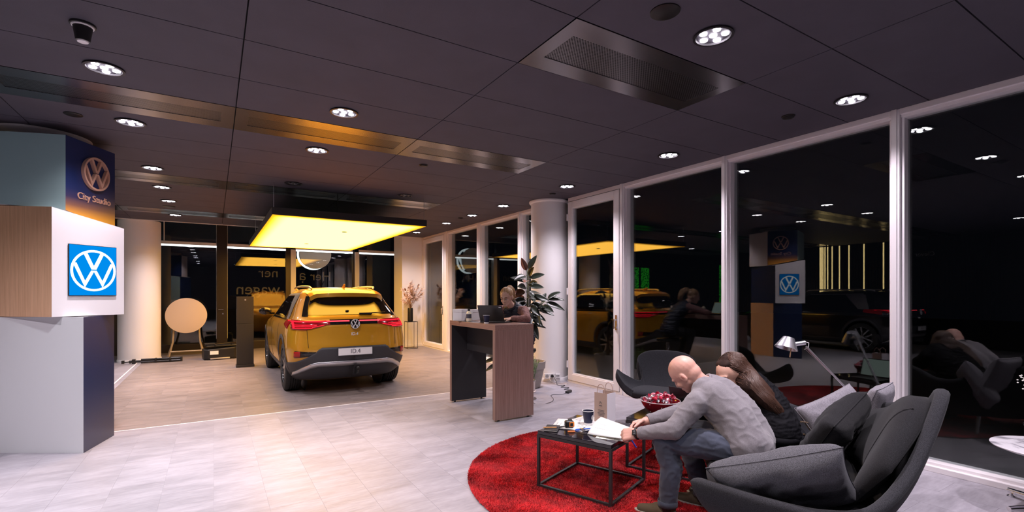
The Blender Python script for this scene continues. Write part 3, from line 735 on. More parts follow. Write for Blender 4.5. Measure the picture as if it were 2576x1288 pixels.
    # ---- wheels
    for (y, z) in WH:
        for s in (-1, 1):
            R = .372
            prof_ = [(.27, .0), (.335, .004), (.358, .016), (R, .045)]
            for k in range(4):
                a = .045+.034*k+.012; prof_ += [(R, a), (R-.012, a+.003), (R-.012, a+.011), (R, a+.014)]
            prof_ += [(R, .205), (.358, .235), (.335, .245), (.26, .245)]
            m = Matrix.Rotation(s*PI/2, 3, 'Y') @ Matrix.Rotation(0, 3, 'Z')
            o = (s*.665, y, R)
            ty = MB().lathe(prof_, 48, o, m, cap=False).build('tyre', M_TYRE, car, smooth=35)
            MB().lathe([(.272, .05), (.272, .22), (.262, .235), (.252, .22), (.245, .12), (.001, .11)], 40, o, m, cap=False).build('wheel_rim', M_GLOSSK, ty, smooth=40)
            sp_ = MB()
            for k in range(5):
                a = 2*PI*k/5+.3
                d = Vector((math.cos(a), math.sin(a), 0)); t = Vector((-d.y, d.x, 0))
                for q in (-1, 1):
                    pts = [d*.05+t*.03*q, d*.06+t*.052*q, d*.262+t*(.075*q), d*.266+t*.035*q] if False else [d*.04+t*.012*q, d*.05+t*.05*q, d*.255+t*.085*q, d*.262+t*.055*q]
                    sp_.prism([(p.x, p.y) for p in pts], .205, .222, m, o)
            sp_.lathe([(.055, .2), (.055, .226), (.04, .23), (.001, .23)], 20, o, m)
            sp_.lathe([(.268, .215), (.268, .238), (.255, .238), (.255, .215)], 40, o, m, cap=False)
            sp_.build('wheel_spokes', M_RIMS, ty, smooth=30)
    for o in [car]+list(car.children_recursive):
        if o.type != 'MESH': continue
        for v in o.data.vertices:
            x, y, z = v.co
            v.co = (x*.935, y*.965, z if z < 1.1 else 1.1+(z-1.1)*.87)
    return car
M_YEL = mat('yellow_car_paint', (.58, .285, .012), .38, .25, coat=1.0)
M_CARK = mat('black_car_paint', (.010, .010, .012), .25, .2, coat=1.0)
car = build_car('car', 'glossy yellow electric crossover car parked under the glowing light panel', M_YEL)
car.location = (1.74, 7.13, 0)
car2 = copy_tree(car); car2['label'] = 'black parked car behind the sign tower, seen only mirrored in the window'
for ch in car2.children:
    for sl in ch.material_slots:
        if sl.material == M_YEL: sl.link = 'OBJECT'; sl.material = M_CARK
car2.location = (-4.35, 4.75, 0)

# ================================================================== hanging light panel over the car
def panel_mat():
    m = bpy.data.materials.new('yellow_light_diffuser'); m.use_nodes = True; nt = m.node_tree; N = nt.nodes; L = nt.links; N.clear()
    tc = N.new('ShaderNodeTexCoord'); sx = N.new('ShaderNodeSeparateXYZ'); L.new(tc.outputs['Generated'], sx.inputs[0])
    def edge(o, k):
        a = N.new('ShaderNodeMath'); a.operation = 'SUBTRACT'; a.inputs[1].default_value = .5; L.new(o, a.inputs[0])
        b_ = N.new('ShaderNodeMath'); b_.operation = 'ABSOLUTE'; L.new(a.outputs[0], b_.inputs[0])
        c = N.new('ShaderNodeMapRange'); c.inputs[1].default_value = .5; c.inputs[2].default_value = .5-k; c.interpolation_type = 'SMOOTHSTEP'; L.new(b_.outputs[0], c.inputs[0]); return c.outputs[0]
    mu = N.new('ShaderNodeMath'); mu.operation = 'MULTIPLY'; L.new(edge(sx.outputs[0], .11), mu.inputs[0]); L.new(edge(sx.outputs[1], .05), mu.inputs[1])
    r = N.new('ShaderNodeValToRGB'); r.color_ramp.elements[0].color = (1.0, .42, .012, 1); r.color_ramp.elements[1].color = (1.0, .50, .062, 1)
    e_ = r.color_ramp.elements.new(.35); e_.color = (1.0, .48, .05, 1); L.new(mu.outputs[0], r.inputs[0])
    st = N.new('ShaderNodeMapRange'); st.inputs[3].default_value = 1.5; st.inputs[4].default_value = 11.0; L.new(mu.outputs[0], st.inputs[0])
    e = N.new('ShaderNodeEmission'); L.new(r.outputs[0], e.inputs[0]); L.new(st.outputs[0], e.inputs[1])
    o = N.new('ShaderNodeOutputMaterial'); L.new(e.outputs[0], o.inputs[0]); return m
lp = thing('light_panel', 'large glowing yellow light panel hung over the yellow car', 'light panel', (1.855, 10.20, 2.58))
hx, hy = 1.16, 2.62
b = MB()
b.span(-hx, hx, -hy, -hy+.03, 0, .105).span(-hx, hx, hy-.03, hy, 0, .105).span(-hx, -hx+.03, -hy+.03, hy-.03, 0, .105).span(hx-.03, hx, -hy+.03, hy-.03, 0, .105).span(-hx+.03, hx-.03, -hy+.03, hy-.03, .06, .10)
b.build('panel_frame', mat('panel_frame_dark', (.022, .017, .016), .45), lp, bevel=.002)
MB().span(-hx+.012, hx-.012, -hy+.012, hy-.012, -.002, .012).build('diffuser', panel_mat(), lp)
for (x, y) in ((.15, -1.2), (-.1, 1.35)): MB().lathe([(.045, -.008), (.045, .0)], 20, (x, y, 0)).build('sensor_cap', M_BLACK, lp)
for sx in (-1, 1):
    for sy in (-1, .35): MB().cyl((sx*(hx-.03), sy*(hy-.05), .1), (sx*(hx-.03), sy*(hy-.05), CEIL-2.58), .0035, n=6).build('suspension_wire', M_SILVER, lp)
MB().cyl((-.1, -1.9, .1), (-.12, -1.9, CEIL-2.58), .006, n=6).build('power_cable', M_BLACK, lp)

# ================================================================== round sign outside the back glass
sg = thing('round_sign', 'round disc sign with glowing ring emblem hanging outside the back glass', 'sign', (2.53, 15.02, 2.63))
MB().lathe([(.435, 0), (.435, .05), (.001, .05)], 64, m=Matrix.Rotation(PI/2, 3, 'X') @ Matrix.Rotation(PI, 3, 'X')).build('sign_disc', mat('sign_disc_beige', (.85, .74, .68), .5), sg, smooth=40)
emblem('sign_emblem', .45, emission('sign_emblem_light', (.9, .97, 1), 2.2), sg, frame_m((0, .36, 0), (-1, 0, 0), (0, 0, 1)), .06)
b = MB(); b.cyl((0, .05, .2), (0, .36, .40), .02); b.cyl((0, .05, 0), (0, .05, 1.1), .025); b.cyl((0, .02, -.05), (0, .4, -.05), .03); b.build('bracket', M_DARKM, sg, smooth=40)
# ================================================================== sign tower: three stacked boxes round a column
M_TW = mat('tower_white', (.74, .74, .76), .45)
M_TWP = mat('tower_pinkish_white', (.72, .69, .72), .45)
M_TEAL = mat('tower_teal', (.29, .43, .445), .5)
M_NAVY = mat('tower_navy', (.008, .022, .085), .35)
M_OAK = wood_mat('tower_oak', (.62, .35, .205), (.80, .49, .31), 2, .5)
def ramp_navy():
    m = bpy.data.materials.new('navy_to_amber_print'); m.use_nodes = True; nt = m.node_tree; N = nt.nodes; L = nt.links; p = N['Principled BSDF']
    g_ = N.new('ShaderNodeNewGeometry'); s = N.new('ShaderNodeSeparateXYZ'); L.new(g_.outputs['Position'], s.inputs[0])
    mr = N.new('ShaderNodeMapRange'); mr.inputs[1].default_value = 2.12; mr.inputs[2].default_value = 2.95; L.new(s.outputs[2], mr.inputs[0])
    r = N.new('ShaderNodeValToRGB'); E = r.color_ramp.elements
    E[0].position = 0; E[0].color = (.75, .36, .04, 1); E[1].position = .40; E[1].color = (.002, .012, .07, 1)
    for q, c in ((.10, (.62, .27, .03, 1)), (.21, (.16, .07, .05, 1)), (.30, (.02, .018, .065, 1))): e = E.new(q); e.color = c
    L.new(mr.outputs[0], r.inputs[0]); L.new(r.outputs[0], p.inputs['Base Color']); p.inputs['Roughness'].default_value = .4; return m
def tower_box(name, lab, P, z0, z1, mats, zt=None):
    """P: plan polygon, one cladding board per side (mats per side), plus a top and bottom board"""
    t = thing(name, lab, 'display tower', (P[1][0], P[1][1], z0 if not isinstance(z0, list) else min(z0))); o = t.location.copy()
    n = len(P)
    zt = zt or [z1]*n
    zb = z0 if isinstance(z0, list) else [z0]*n
    for k in range(n):
        a, b_ = P[k], P[(k+1) % n]
        c = (sum(p[0] for p in P)/n, sum(p[1] for p in P)/n)
        ins = lambda p, q=.018: (p[0]+(c[0]-p[0])*q, p[1]+(c[1]-p[1])*q)
        B_ = MB(); vs = []
        for p, zz, z0_ in ((a, zt[k], zb[k]), (b_, zt[(k+1) % n], zb[(k+1) % n])):
            i = ins(p)
            vs += [Vector((p[0], p[1], z0_))-o, Vector((p[0], p[1], zz))-o, Vector((i[0], i[1], zz))-o, Vector((i[0], i[1], z0_))-o]
        B_.add(vs, [(0, 1, 2, 3), (7, 6, 5, 4), (0, 4, 5, 1), (1, 5, 6, 2), (2, 6, 7, 3), (3, 7, 4, 0)])
        B_.build('cladding_board', mats[k], t)
    B_ = MB(); vs = [Vector((p[0]+(c[0]-p[0])*.02, p[1]+(c[1]-p[1])*.02, zt[k]-.012))-o for k, p in enumerate(P)]; vs2 = [v+Vector((0, 0, .008)) for v in vs]
    B_.add(vs+vs2, [tuple(range(n-1, -1, -1)), tuple(range(n, 2*n))]+[(k, (k+1) % n, n+(k+1) % n, n+k) for k in range(n)]); B_.build('top_board', M_TW, t)
    B_ = MB(); vs = [Vector((p[0]+(c[0]-p[0])*.02, p[1]+(c[1]-p[1])*.02, zb[k]+.002))-o for k, p in enumerate(P)]; vs2 = [v+Vector((0, 0, .008)) for v in vs]
    B_.add(vs+vs2, [tuple(range(n-1, -1, -1)), tuple(range(n, 2*n))]+[(k, (k+1) % n, n+(k+1) % n, n+k) for k in range(n)]); B_.build('bottom_board', M_TW, t)
    return t, o
P1 = [(-2.02, 6.44), (-1.013, 5.808), (-.873, 6.38), (-1.02, 7.02), (-2.02, 7.10)]
tower_box('sign_tower_box', 'lowest box of the sign tower, white front with dark blue side', P1, 0, 1.243, [M_TW, M_NAVY, M_OAK, M_TW, M_TW])
Q1, Q2 = Vector((-1.237, 5.853)), Vector((-.78, 6.275))
P2 = [(-1.99, 6.49), tuple(Q1), tuple(Q2), (-1.10, 7.06), (-2.0, 7.2)]
tm_, om = tower_box('sign_tower_box', 'middle box of the sign tower, oak front and white side carrying the lit screen', P2, 1.247, 2.2, [M_OAK, M_TWP, M_NAVY, M_TEAL, M_TW], [2.285, 2.236, 2.12, 2.12, 2.2])
P3 = [(-2.05, 6.293), (-1.17, 5.986), (-.887, 6.525), (-1.05, 7.08), (-2.05, 7.1)]
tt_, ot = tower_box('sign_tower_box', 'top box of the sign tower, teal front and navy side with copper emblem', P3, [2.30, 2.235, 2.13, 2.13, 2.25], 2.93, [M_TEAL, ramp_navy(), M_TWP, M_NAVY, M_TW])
# lit screen on the middle box
du = (Q2-Q1).normalized(); nrm = Vector((du.y, -du.x)); L_ = (Q2-Q1).length
def on_face(a, q, d, s, z, off): v = Vector((a[0], a[1]))+q*s+Vector((q.y, -q.x))*off; return Vector((v.x, v.y, z))
s0, s1, z0, z1 = .125, .540, 1.437, 1.918
scr = thing('emblem_screen', 'square lit blue screen with white ring emblem on the sign tower', 'screen', on_face(Q1, du, 0, (s0+s1)/2, (z0+z1)/2, 0))
mS = frame_m((0, 0, 0), (du.x, du.y, 0), (0, 0, 1))
B_ = MB(); B_.box((0, 0, .007), (s1-s0, z1-z0, .012)); B_.v = [tuple(mS @ Vector(v)) for v in B_.v]; B_.build('screen_housing', M_BLACK, scr)
B_ = MB(); B_.box((0, 0, .0135), (s1-s0-.008, z1-z0-.008, .004)); B_.v = [tuple(mS @ Vector(v)) for v in B_.v]; B_.build('screen_face', emission('screen_blue', (.0, .27, .86), 1.0), scr)
mE = frame_m(tuple(Vector((nrm.x, nrm.y, 0))*.0158), (du.x*.93, du.y*.93, 0), (0, 0, 1))
me_ = emblem('screen_emblem', .198, emission('screen_white', (.93, .97, 1), 1.5), scr, mE, .002, .165)
# copper emblem and name on the top box
S1, S2 = Vector((-1.17, 5.986)), Vector((-.887, 6.525)); dv = (S2-S1).normalized(); nv = Vector((dv.y, -dv.x))
M_COPPER = mat('copper_letter', (.62, .36, .27), .38, .35)
def rel(p, o): return Vector(p)-o
cE = rel(on_face(S1, dv, 0, .335, 2.645, .002), ot)
emblem('copper_emblem', .163, M_COPPER, tt_, frame_m(cE, (dv.x, dv.y, 0), (0, 0, 1)), .03, .14)
cT = rel(on_face(S1, dv, 0, .335, 2.395, .002), ot)
text('tower_lettering', 'City Studio', .092, M_COPPER, tt_, frame_m(cT, (dv.x, dv.y, 0), (0, 0, 1)), .006)

# ================================================================== bar table with things on it
M_WAL = wood_mat('walnut_laminate', (.20, .115, .095), (.32, .20, .165), 2, .42)
M_WALT = wood_mat('walnut_laminate_top', (.22, .125, .10), (.33, .205, .165), 1, .35)
M_INNER = mat('anthracite_board', (.022, .021, .024), .5)
bx0, bx1, by0, by1, bh = 2.709, 3.235, 4.752, 5.985, 1.10
bt = thing('bar_table', 'high walnut bar table with black inner panels, the laptop standing on it', 'bar table', (bx0, by0, 0))
def bspan(name, m, *a, bev=.002): b = MB().span(a[0]-bx0, a[1]-bx0, a[2]-by0, a[3]-by0, a[4], a[5]); return b.build(name, m, bt, bevel=bev)
bspan('table_top', M_WALT, bx0, bx1, by0, by1, bh-.062, bh)
bspan('side_panel', M_WAL, bx0, bx1, by0, by0+.056, .018, bh-.0625)
bspan('side_panel', M_WAL, bx0, bx1, by1-.056, by1, .018, bh-.0625)
bspan('inner_lining', M_INNER, bx0+.001, bx1-.001, by0+.056, by0+.062, .02, bh-.063)
bspan('inner_lining', M_INNER, bx0+.001, bx1-.001, by1-.062, by1-.056, .02, bh-.063)
bspan('modesty_board', M_INNER, 2.935, 2.955, by0+.062, by1-.062, .70, bh-.063)
for x in (bx0+.06, bx1-.06):
    for y in (by0+.03, by1-.03): MB().cyl((x-bx0, y-by0, 0), (x-bx0, y-by0, .018), .014).build('foot', M_BLACK, bt)
# laptop
def laptop(name, lab, loc, rz, open_deg, screen_on=False, w=.33, d=.225, sticker=True):
    t = thing(name, lab, 'laptop', loc, rz)
    MB().span(-w/2, w/2, 0, d, .002, .016).build('keyboard_base', M_BLACK, t, bevel=.004)
    m = Matrix.Rotation(math.radians(open_deg), 4, 'X'); m.translation = Vector((0, .004, .016))
    b = MB(); b.span(-w/2, w/2, 0, .007, 0, d); b.v = [tuple(m @ Vector(v)) for v in b.v]; lid = b.build('lid', M_BLACK, t, bevel=.002)
    b = MB(); b.span(-w/2+.012, w/2-.012, .007, .0085, .014, d-.012); b.v = [tuple(m @ Vector(v)) for v in b.v]; b.build('screen', emission('laptop_screen', (.55, .68, .62), .8) if screen_on else M_BLACK, lid)
    if sticker:
        b = MB(); b.span(w/2-.045, w/2-.012, -.0012, 0, d-.026, d-.018); m2 = m @ Matrix.Rotation(0, 4, 'Y'); b.v = [tuple(m2 @ Vector(v)) for v in b.v]; b.build('lid_label', M_SILVER, lid)
    b = MB()
    for r in range(5):
        for c in range(13): b.span(-w/2+.03+c*.021, -w/2+.047+c*.021, .03+r*.021, .047+r*.021, .016, .0175)
    tag(b.build('keys', M_INNER, t), kind='stuff'); return t
laptop('laptop', 'open black laptop on the bar table, lid towards the camera', (2.915, 5.19, bh), math.atan2(.297, -.166)+PI, 20, True, w=.35, d=.212)  # lit screen, unseen behind the lid, added to brighten the clerk's face
# boxes, bottle, cup, papers on the bar
def carton(lab, x, y, rz, s, par=None):
    t = thing('white_box', lab, 'box', (x, y, bh), rz); w, d, h = s
    MB().span(-w/2, w/2, -d/2, d/2, .001, h*.72).build('box_body', M_TW, t, bevel=.002)
    MB().span(-w/2-.002, w/2+.002, -d/2-.002, d/2+.002, h*.725, h).build('box_lid', M_TW, t, bevel=.002)
    return t
carton('plain white box on the left end of the bar table', 2.805, 5.86, .55, (.15, .14, .155))
carton('white box behind the glass bottle on the bar table', 3.03, 5.885, .5, (.24, .10, .145))
t = thing('drink_bottle', 'small clear glass bottle with dark label on the bar table', 'bottle', (2.775, 5.545, bh))
MB().lathe([(.001, .002), (.030, .002), (.033, .012), (.033, .10), (.028, .118), (.014, .135), (.0125, .150)], 20, cap=False).build('bottle_glass', mat('clear_bottle', (.85, .78, .6), .05, spec=.8, var=None), t, smooth=50)
MB().lathe([(.034, .045), (.034, .098)], 20, cap=False).build('bottle_label', M_INK, t, smooth=50)
MB().lathe([(.016, .140), (.016, .168), (.001, .169)], 16).build('bottle_cap', M_BLACK, t, smooth=40)
M_CUPB = mat('cup_navy', (.012, .016, .05), .5)
def cup(lab, loc, s=1.0, tilt=0):
    t = thing('paper_cup', lab, 'cup', loc)
    MB().lathe([(.001, .006), (.027*s, .006), (.028*s, 0), (.029*s, .016*s), (.001, .0165*s)], 24, cap=False).build('cup_base', M_PAPER, t, smooth=40)
    MB().lathe([(.0292*s, .0165*s), (.0395*s, .098*s), (.0375*s, .098*s), (.027*s, .02*s)], 24, cap=False).build('cup_wall', M_CUPB, t, smooth=50)
    b = MB()
    for k in range(24):
        a0, a1 = 2*PI*k/24, 2*PI*(k+1)/24
        b.cyl((.0395*s*math.cos(a0), .0395*s*math.sin(a0), .099*s), (.0395*s*math.cos(a1), .0395*s*math.sin(a1), .099*s), .0022*s, n=6)
    b.build('cup_rim', M_PAPER, t, smooth=60)
    MB().lathe([(.001, .082*s), (.0365*s, .082*s)], 24, cap=False).build('drink', mat('milky_coffee', (.35, .24, .2), .2), t)
    return t
cup('dark paper cup in front of the laptop on the bar table', (2.795, 5.115, bh), 1.0)
def sheet(name, lab, cat, loc, rz, w, d, m, lines=0, thick=.0012, group=None, seed=1, curl=0):
    t = thing(name, lab, cat, loc, rz, group)
    b = MB(); nx = 10
    b.grid(lambda u, v: Vector(((u-.5)*w, (v-.5)*d, .0006+curl*max(0, (u-.55)*2)**2)), nx, 4); b.build('sheet', m, t, smooth=60, solid=thick)
    if lines:
        b = MB(); r = random.Random(seed)
        for k in range(lines):
            y = d*.38-k*d*.76/lines; L2 = w*(.3+.45*r.random())
            b.grid(lambda u, v: Vector((-w*.4+u*L2, y-v*d*.012, .0006+thick*.6+curl*max(0, ((-w*.4+u*L2)/w+.5-.55)*2)**2+.0006)), 8, 2)
        b.build('printed_lines', M_INK, t)
    return t
sheet('dark_folder', 'dark folder lying beside the bottle on the bar table', 'folder', (2.80, 5.62, bh), .4, .16, .22, M_INNER, 0, .004)
sheet('note_sheet', 'small grey note beside the folder on the bar table', 'paper', (2.80, 5.40, bh), .7, .10, .13, mat('grey_paper', (.4, .38, .4), .6), 3)

# ================================================================== info pedestal, folded table, tripod, case
M_PED = mat('pedestal_black', (.022, .019, .017), .45)
t = thing('info_pedestal', 'tall black info pedestal standing left of the yellow car', 'pedestal', (.535, 11.09, 0))
MB().span(-.16, .16, -.13, .13, 0, .045).build('base_plate', M_PED, t, bevel=.003)
MB().span(-.148, .148, -.09, .09, .045, .86).build('lower_body', M_PED, t, bevel=.003)
MB().span(-.148, .148, -.09, .09, .864, 1.405).build('upper_body', M_PED, t, bevel=.003)
MB().cyl((.0, -.092, 1.34), (.0, -.09, 1.34), .017, n=20).build('round_badge', M_SILVER, t)
M_TAN = mat('beige_laminate', (.60, .47, .36), .5)
M_TUBE = mat('beige_tube', (.42, .33, .22), .4, .3)
t = thing('folding_table', 'round beige folding table leaning upright against the back glass', 'table', (-.545, 13.60, 0))
mt = frame_m((0, .0, .955), (1, 0, 0), (0, .10, 1))
b = MB().lathe([(.001, -.012), (.395, -.012), (.41, -.006), (.41, .010), (.40, .014), (.001, .014)], 56, m=mt.to_3x3(), o=mt.translation); b.build('table_top', M_TAN, t, smooth=35)
for s in (-1, 1):
    for q, dy in ((0, .035), (1, .07)):
        x = .25*s
        MB().tube([(x, .05+dy*.4, .95), (x, .035+dy*.5, .58), (x+.015*s, .02+dy*.6, .34), (x+.085*s+.02*s*q, .0+dy, .02), (x+.09*s+.02*s*q, dy, 0.0)], .021, 8).build('leg', M_TUBE, t, smooth=60)
MB().tube([(-.31, .03, .12), (.31, .03, .12)], .020, 8).build('crossbar', M_TUBE, t, smooth=60)
t = thing('folded_tripod', 'folded black tripod lying on the floor by the back column', 'tripod', (-1.0, 12.72, 0))
for (y, z, x0, x1) in ((-.03, .03, -.30, .42), (.03, .03, -.30, .42), (0, .075, -.30, .42)): MB().cyl((x0, y, z), (x1, y, z), .022, n=10).build('leg', M_BLACK, t, smooth=40)
for x in (-.05, .2, .40):
    MB().span(x-.02, x+.02, -.055, .055, .004, .1).build('leg_clamp', M_BLACK, t, bevel=.01)
b = MB(); b.cyl((-.30, 0, .045), (-.5, 0, .045), .028); b.box((-.42, 0, .05), (.06, .09, .09)); b.cyl((-.42, .0, .05), (-.48, -.08, .02), .008); b.cyl((-.5, 0, .045), (-.62, .02, .03), .012); b.box((-.6, .02, .045), (.05, .07, .06)); b.build('tripod_head', M_BLACK, t, bevel=.005)
t = thing('tool_case', 'black plastic equipment case with white label by the back glass', 'case', (.12, 12.78, 0), .12)
b = MB(); b.prism([(-.33, -.16), (-.26, -.22), (.26, -.22), (.36, -.12), (.36, .2), (-.33, .2)], .02, [.23, .23, .26, .28, .28, .23]); b.build('case_body', M_BLACK, t, bevel=.02, seg=3)
b = MB(); b.prism([(-.32, -.15), (-.25, -.21), (.25, -.21), (.35, -.12), (.35, .19), (-.32, .19)], .0, .02); b.build('case_foot', M_BLACK, t)
b = MB(); b.span(-.28, .32, -.17, .17, .285, .31); b.span(-.30, -.1, -.1, .12, .31, .36); b.build('case_lid', M_BLACK, t, bevel=.012)
b = MB(); b.tube([(-.12, -.16, .30), (-.12, -.18, .335), (.2, -.16, .36), (.2, -.14, .31)], .013, 8); b.build('handle', M_DARKM, t, smooth=60)
MB().span(-.22, -.06, -.228, -.219, .12, .20).build('label_sticker', M_PAPER, t)
MB().span(-.22, .16, -.26, -.215, .015, .045).build('steel_edge', M_SILVER, t, bevel=.006)

# ================================================================== dried grass vase on wire stand
t = thing('wire_stand', 'thin black wire plant stand against the far white pier', 'plant stand', (4.52, 12.50, 0))
b = MB(); w = .135; r_ = .006
for x in (-w, w):
    for y in (-w, w): b.cyl((x, y, 0), (x, y, .72), r_, n=8)
for z in (.006, .714):
    for s in (-w, w): b.cyl((-w, s, z), (w, s, z), r_, n=8); b.cyl((s, -w, z), (s, w, z), r_, n=8)
b.build('wire_frame', M_BLACK, t); MB().span(-w, w, -w, w, .716, .722).build('stand_plate', M_BLACK, t)
t = thing('grass_vase', 'slender black vase of dried pampas grass on the wire stand', 'vase', (4.50, 12.50, .723))
MB().lathe([(.06, 0), (.072, .02), (.07, .33), (.064, .36), (.058, .355), (.06, .05), (.001, .04)], 24, cap=False).build('vase', M_BLACK, t, smooth=45)
M_PAMP = mat('pampas', (.62, .42, .31), .85, var=(20, .3)); M_STALK = mat('dry_stalk', (.30, .17, .10), .8); M_CONE = mat('teasel', (.17, .075, .04), .85)
rr = random.Random(5)
for k in range(24):
    a = rr.uniform(0, 2*PI); tilt = rr.uniform(.05, .55); L2 = rr.uniform(.38, .78)*(1-.35*tilt)
    base = Vector((0, 0, .33)); d = Vector((math.cos(a)*tilt, math.sin(a)*tilt, 1)).normalized()
    pth = [base+d*L2*q+Vector((math.cos(a), math.sin(a), -.4))*(.16*tilt*q*q) for q in np.linspace(0, 1, 8)]
    MB().tube(pth, .0035, 5).build('stalk', M_STALK, t, smooth=60)
    tip = pth[-1]; dd = (pth[-1]-pth[-2]).normalized()
    if k % 4 == 0:
        q_ = dd.to_track_quat('Z', 'Y').to_matrix(); MB().ell(tip, (.024, .024, .05), q_, 10, 8).build('seed_head', M_CONE, t, smooth=60)
    else:
        b = MB()
        for j in range(90):
            q = rr.uniform(.45, 1.0); i = q*7; p = pth[min(6, int(i))].lerp(pth[min(7, int(i)+1)], i-int(i))
            dr = (dd*.6+Vector((rr.gauss(0, .5), rr.gauss(0, .5), rr.gauss(-.25, .4)))).normalized(); l = rr.uniform(.05, .115)
            s_ = dr.orthogonal().normalized()*.006; b.add([p-s_, p+s_, p+dr*l+s_*.3+Vector((0, 0, -.012)), p+dr*l-s_*.3+Vector((0, 0, -.012))], [(0, 1, 2, 3)])
        tag(b.build('plume', M_PAMP, t), kind='stuff')

# ================================================================== plants beside the round column
M_LEAF = mat('rubber_leaf', (.018, .024, .017), .38, spec=.45, var=(6, .3)); M_LEAFR = mat('young_leaf', (.16, .055, .03), .35); M_VEIN = mat('leaf_vein', (.10, .13, .07), .4)
M_BARK = mat('moss_pole', (.10, .06, .045), .9, bump=(60, .8)); M_SOIL = mat('soil', (.03, .02, .015), .95)
M_POTG = mat('grey_pot', (.34, .30, .28), .7, var=(12, .12)); M_POTP = mat('pale_pot', (.62, .52, .48), .6, var=(8, .12))
rt, tc_ = Vector((.8509, -.5253, 0)), Vector((-.5253, -.8509, 0))
def leaf(par, p, d, L2, w, m, droop=.5, roll=0, name='leaf'):
    """large pointed oval leaf from p along d"""
    d = Vector(d).normalized(); up = Vector((0, 0, 1)); s = d.cross(up); s = s.normalized() if s.length > .05 else Vector((1, 0, 0)); nn = s.cross(d).normalized()
    f_ = tc_*.85+up*.55+Vector((math.sin(7*roll), math.cos(5*roll), 0))*.35; nn = (f_-d*f_.dot(d)).normalized(); s = d.cross(nn).normalized()
    def at_(t, q):
        wid = w/2*(math.sin(PI*min(1, t**.8))**.75)*(1-.15*t); c = Vector(p)+d*(L2*t)-Vector((0, 0, 1))*(droop*L2*t*t*.5)
        return c+s*(q*wid)+nn*(abs(q)**1.3*wid*.35)
    b = MB().grid(lambda u, v: at_(v*.998+.001, (u-.5)*2), 7, 11); o = b.build(name, m, par, smooth=60, solid=.0015)
    return o
def petiole(par, a, b_, r=.004, m=None): return MB().tube([a, (Vector(a)+Vector(b_))/2+Vector((0, 0, .01)), b_], r, 6).build('leaf_stalk', m or M_VEIN, par, smooth=60)
t = thing('rubber_plant', 'tall rubber plant with dark glossy leaves in front of the round column', 'plant', (4.22, 6.28, 0))
MB().lathe([(.13, .0), (.15, .01), (.205, .27), (.215, .30), (.225, .30), (.235, .41), (.215, .41), (.205, .36), (.001, .355)], 40, cap=False).build('pot', M_POTG, t, smooth=35)
MB().lathe([(.001, .362), (.207, .362)], 24, cap=False).build('soil', M_SOIL, t)
MB().cyl((0, 0, .355), (-.03, 0, 1.18), .032, .028, 12).build('moss_pole', M_BARK, t, smooth=60)
stem = [(.0, .0, .36), (-.02, .01, .8), (-.06, 0, 1.2), (-.05, 0, 1.55), (-.06, 0, 1.80)]
MB().tube(stem, [.016, .015, .013, .010, .006], 8).build('stem', M_VEIN, t, smooth=60)
br = [(-.03, .0, 1.08), (.08, -.06, 1.22), (.20, -.12, 1.36)]; MB().tube(br, [.011, .009, .006], 8).build('branch', M_VEIN, t, smooth=60)
# leaves: image-right is (.85,-.525), towards the camera is (-.53,-.85)
rt, tc_ = Vector((.8509, -.5253, 0)), Vector((-.5253, -.8509, 0))
LV = [(-.06, 1.80, .55, .0, 1.0, .26, .12, 1), (-.06, 1.78, -.35, .1, .9, .22, .10, 2), (-.05, 1.74, -.5, .3, -.1, .22, .13, 0), (-.05, 1.68, .75, .2, .35, .25, .105, 0), (-.06, 1.62, -.9, .1, .45, .26, .11, 0),
      (-.06, 1.56, .8, .4, .1, .24, .11, 0), (-.06, 1.50, -.8, .4, -.1, .25, .12, 2), (-.05, 1.46, .5, -.5, .1, .26, .12, 0), (-.06, 1.42, .9, .25, -.05, .30, .12, 0), (-.06, 1.38, -.9, -.2, .2, .26, .12, 2),
      (-.05, 1.34, -.55, .6, -.35, .26, .13, 0), (-.05, 1.29, .55, .6, -.4, .25, .13, 0), (-.05, 1.25, -.9, .3, -.5, .24, .12, 0), (-.05, 1.20, .1, .8, -.6, .26, .14, 0), (-.05, 1.16, .7, .4, -.5, .26, .13, 0), (-.05, 1.12, -.2, .7, -.8, .25, .14, 0),
      (-.05, 1.60, .2, .8, .1, .22, .12, 0), (-.05, 1.5, .2, .8, -.2, .24, .13, 0), (-.06, 1.66, -.2, .9, .0, .2, .12, 2), (-.06, 1.58, .5, .7, .3, .22, .12, 0), (-.06, 1.54, -.5, .7, .2, .24, .12, 0), (-.05, 1.47, -.95, .2, .1, .26, .12, 0), (-.05, 1.40, .3, .9, -.1, .25, .13, 0), (-.05, 1.36, -.8, .5, .0, .26, .13, 0), (-.05, 1.31, .9, .1, -.2, .26, .12, 0), (-.05, 1.27, -.1, .9, -.3, .24, .13, 2), (-.05, 1.22, -.8, .5, -.3, .25, .13, 0), (-.05, 1.17, .9, .3, -.3, .26, .12, 0), (-.05, 1.70, .35, .6, .7, .2, .11, 0), (-.05, 1.04, .55, .45, -.85, .27, .15, 0), (-.05, .98, .95, .1, -.05, .24, .09, 0)]
for (x, z, r1, c1, u1, L2, w, kind) in LV:
    p = Vector((x, 0, z)); d = rt*r1+tc_*c1+Vector((0, 0, u1)); d.normalize(); q = p+d*.045
    petiole(t, p, q); leaf(t, q, d, L2, w, (M_LEAF, M_LEAF, M_LEAFR)[kind], .35 if u1 < .5 else .05, random.uniform(-.4, .4))
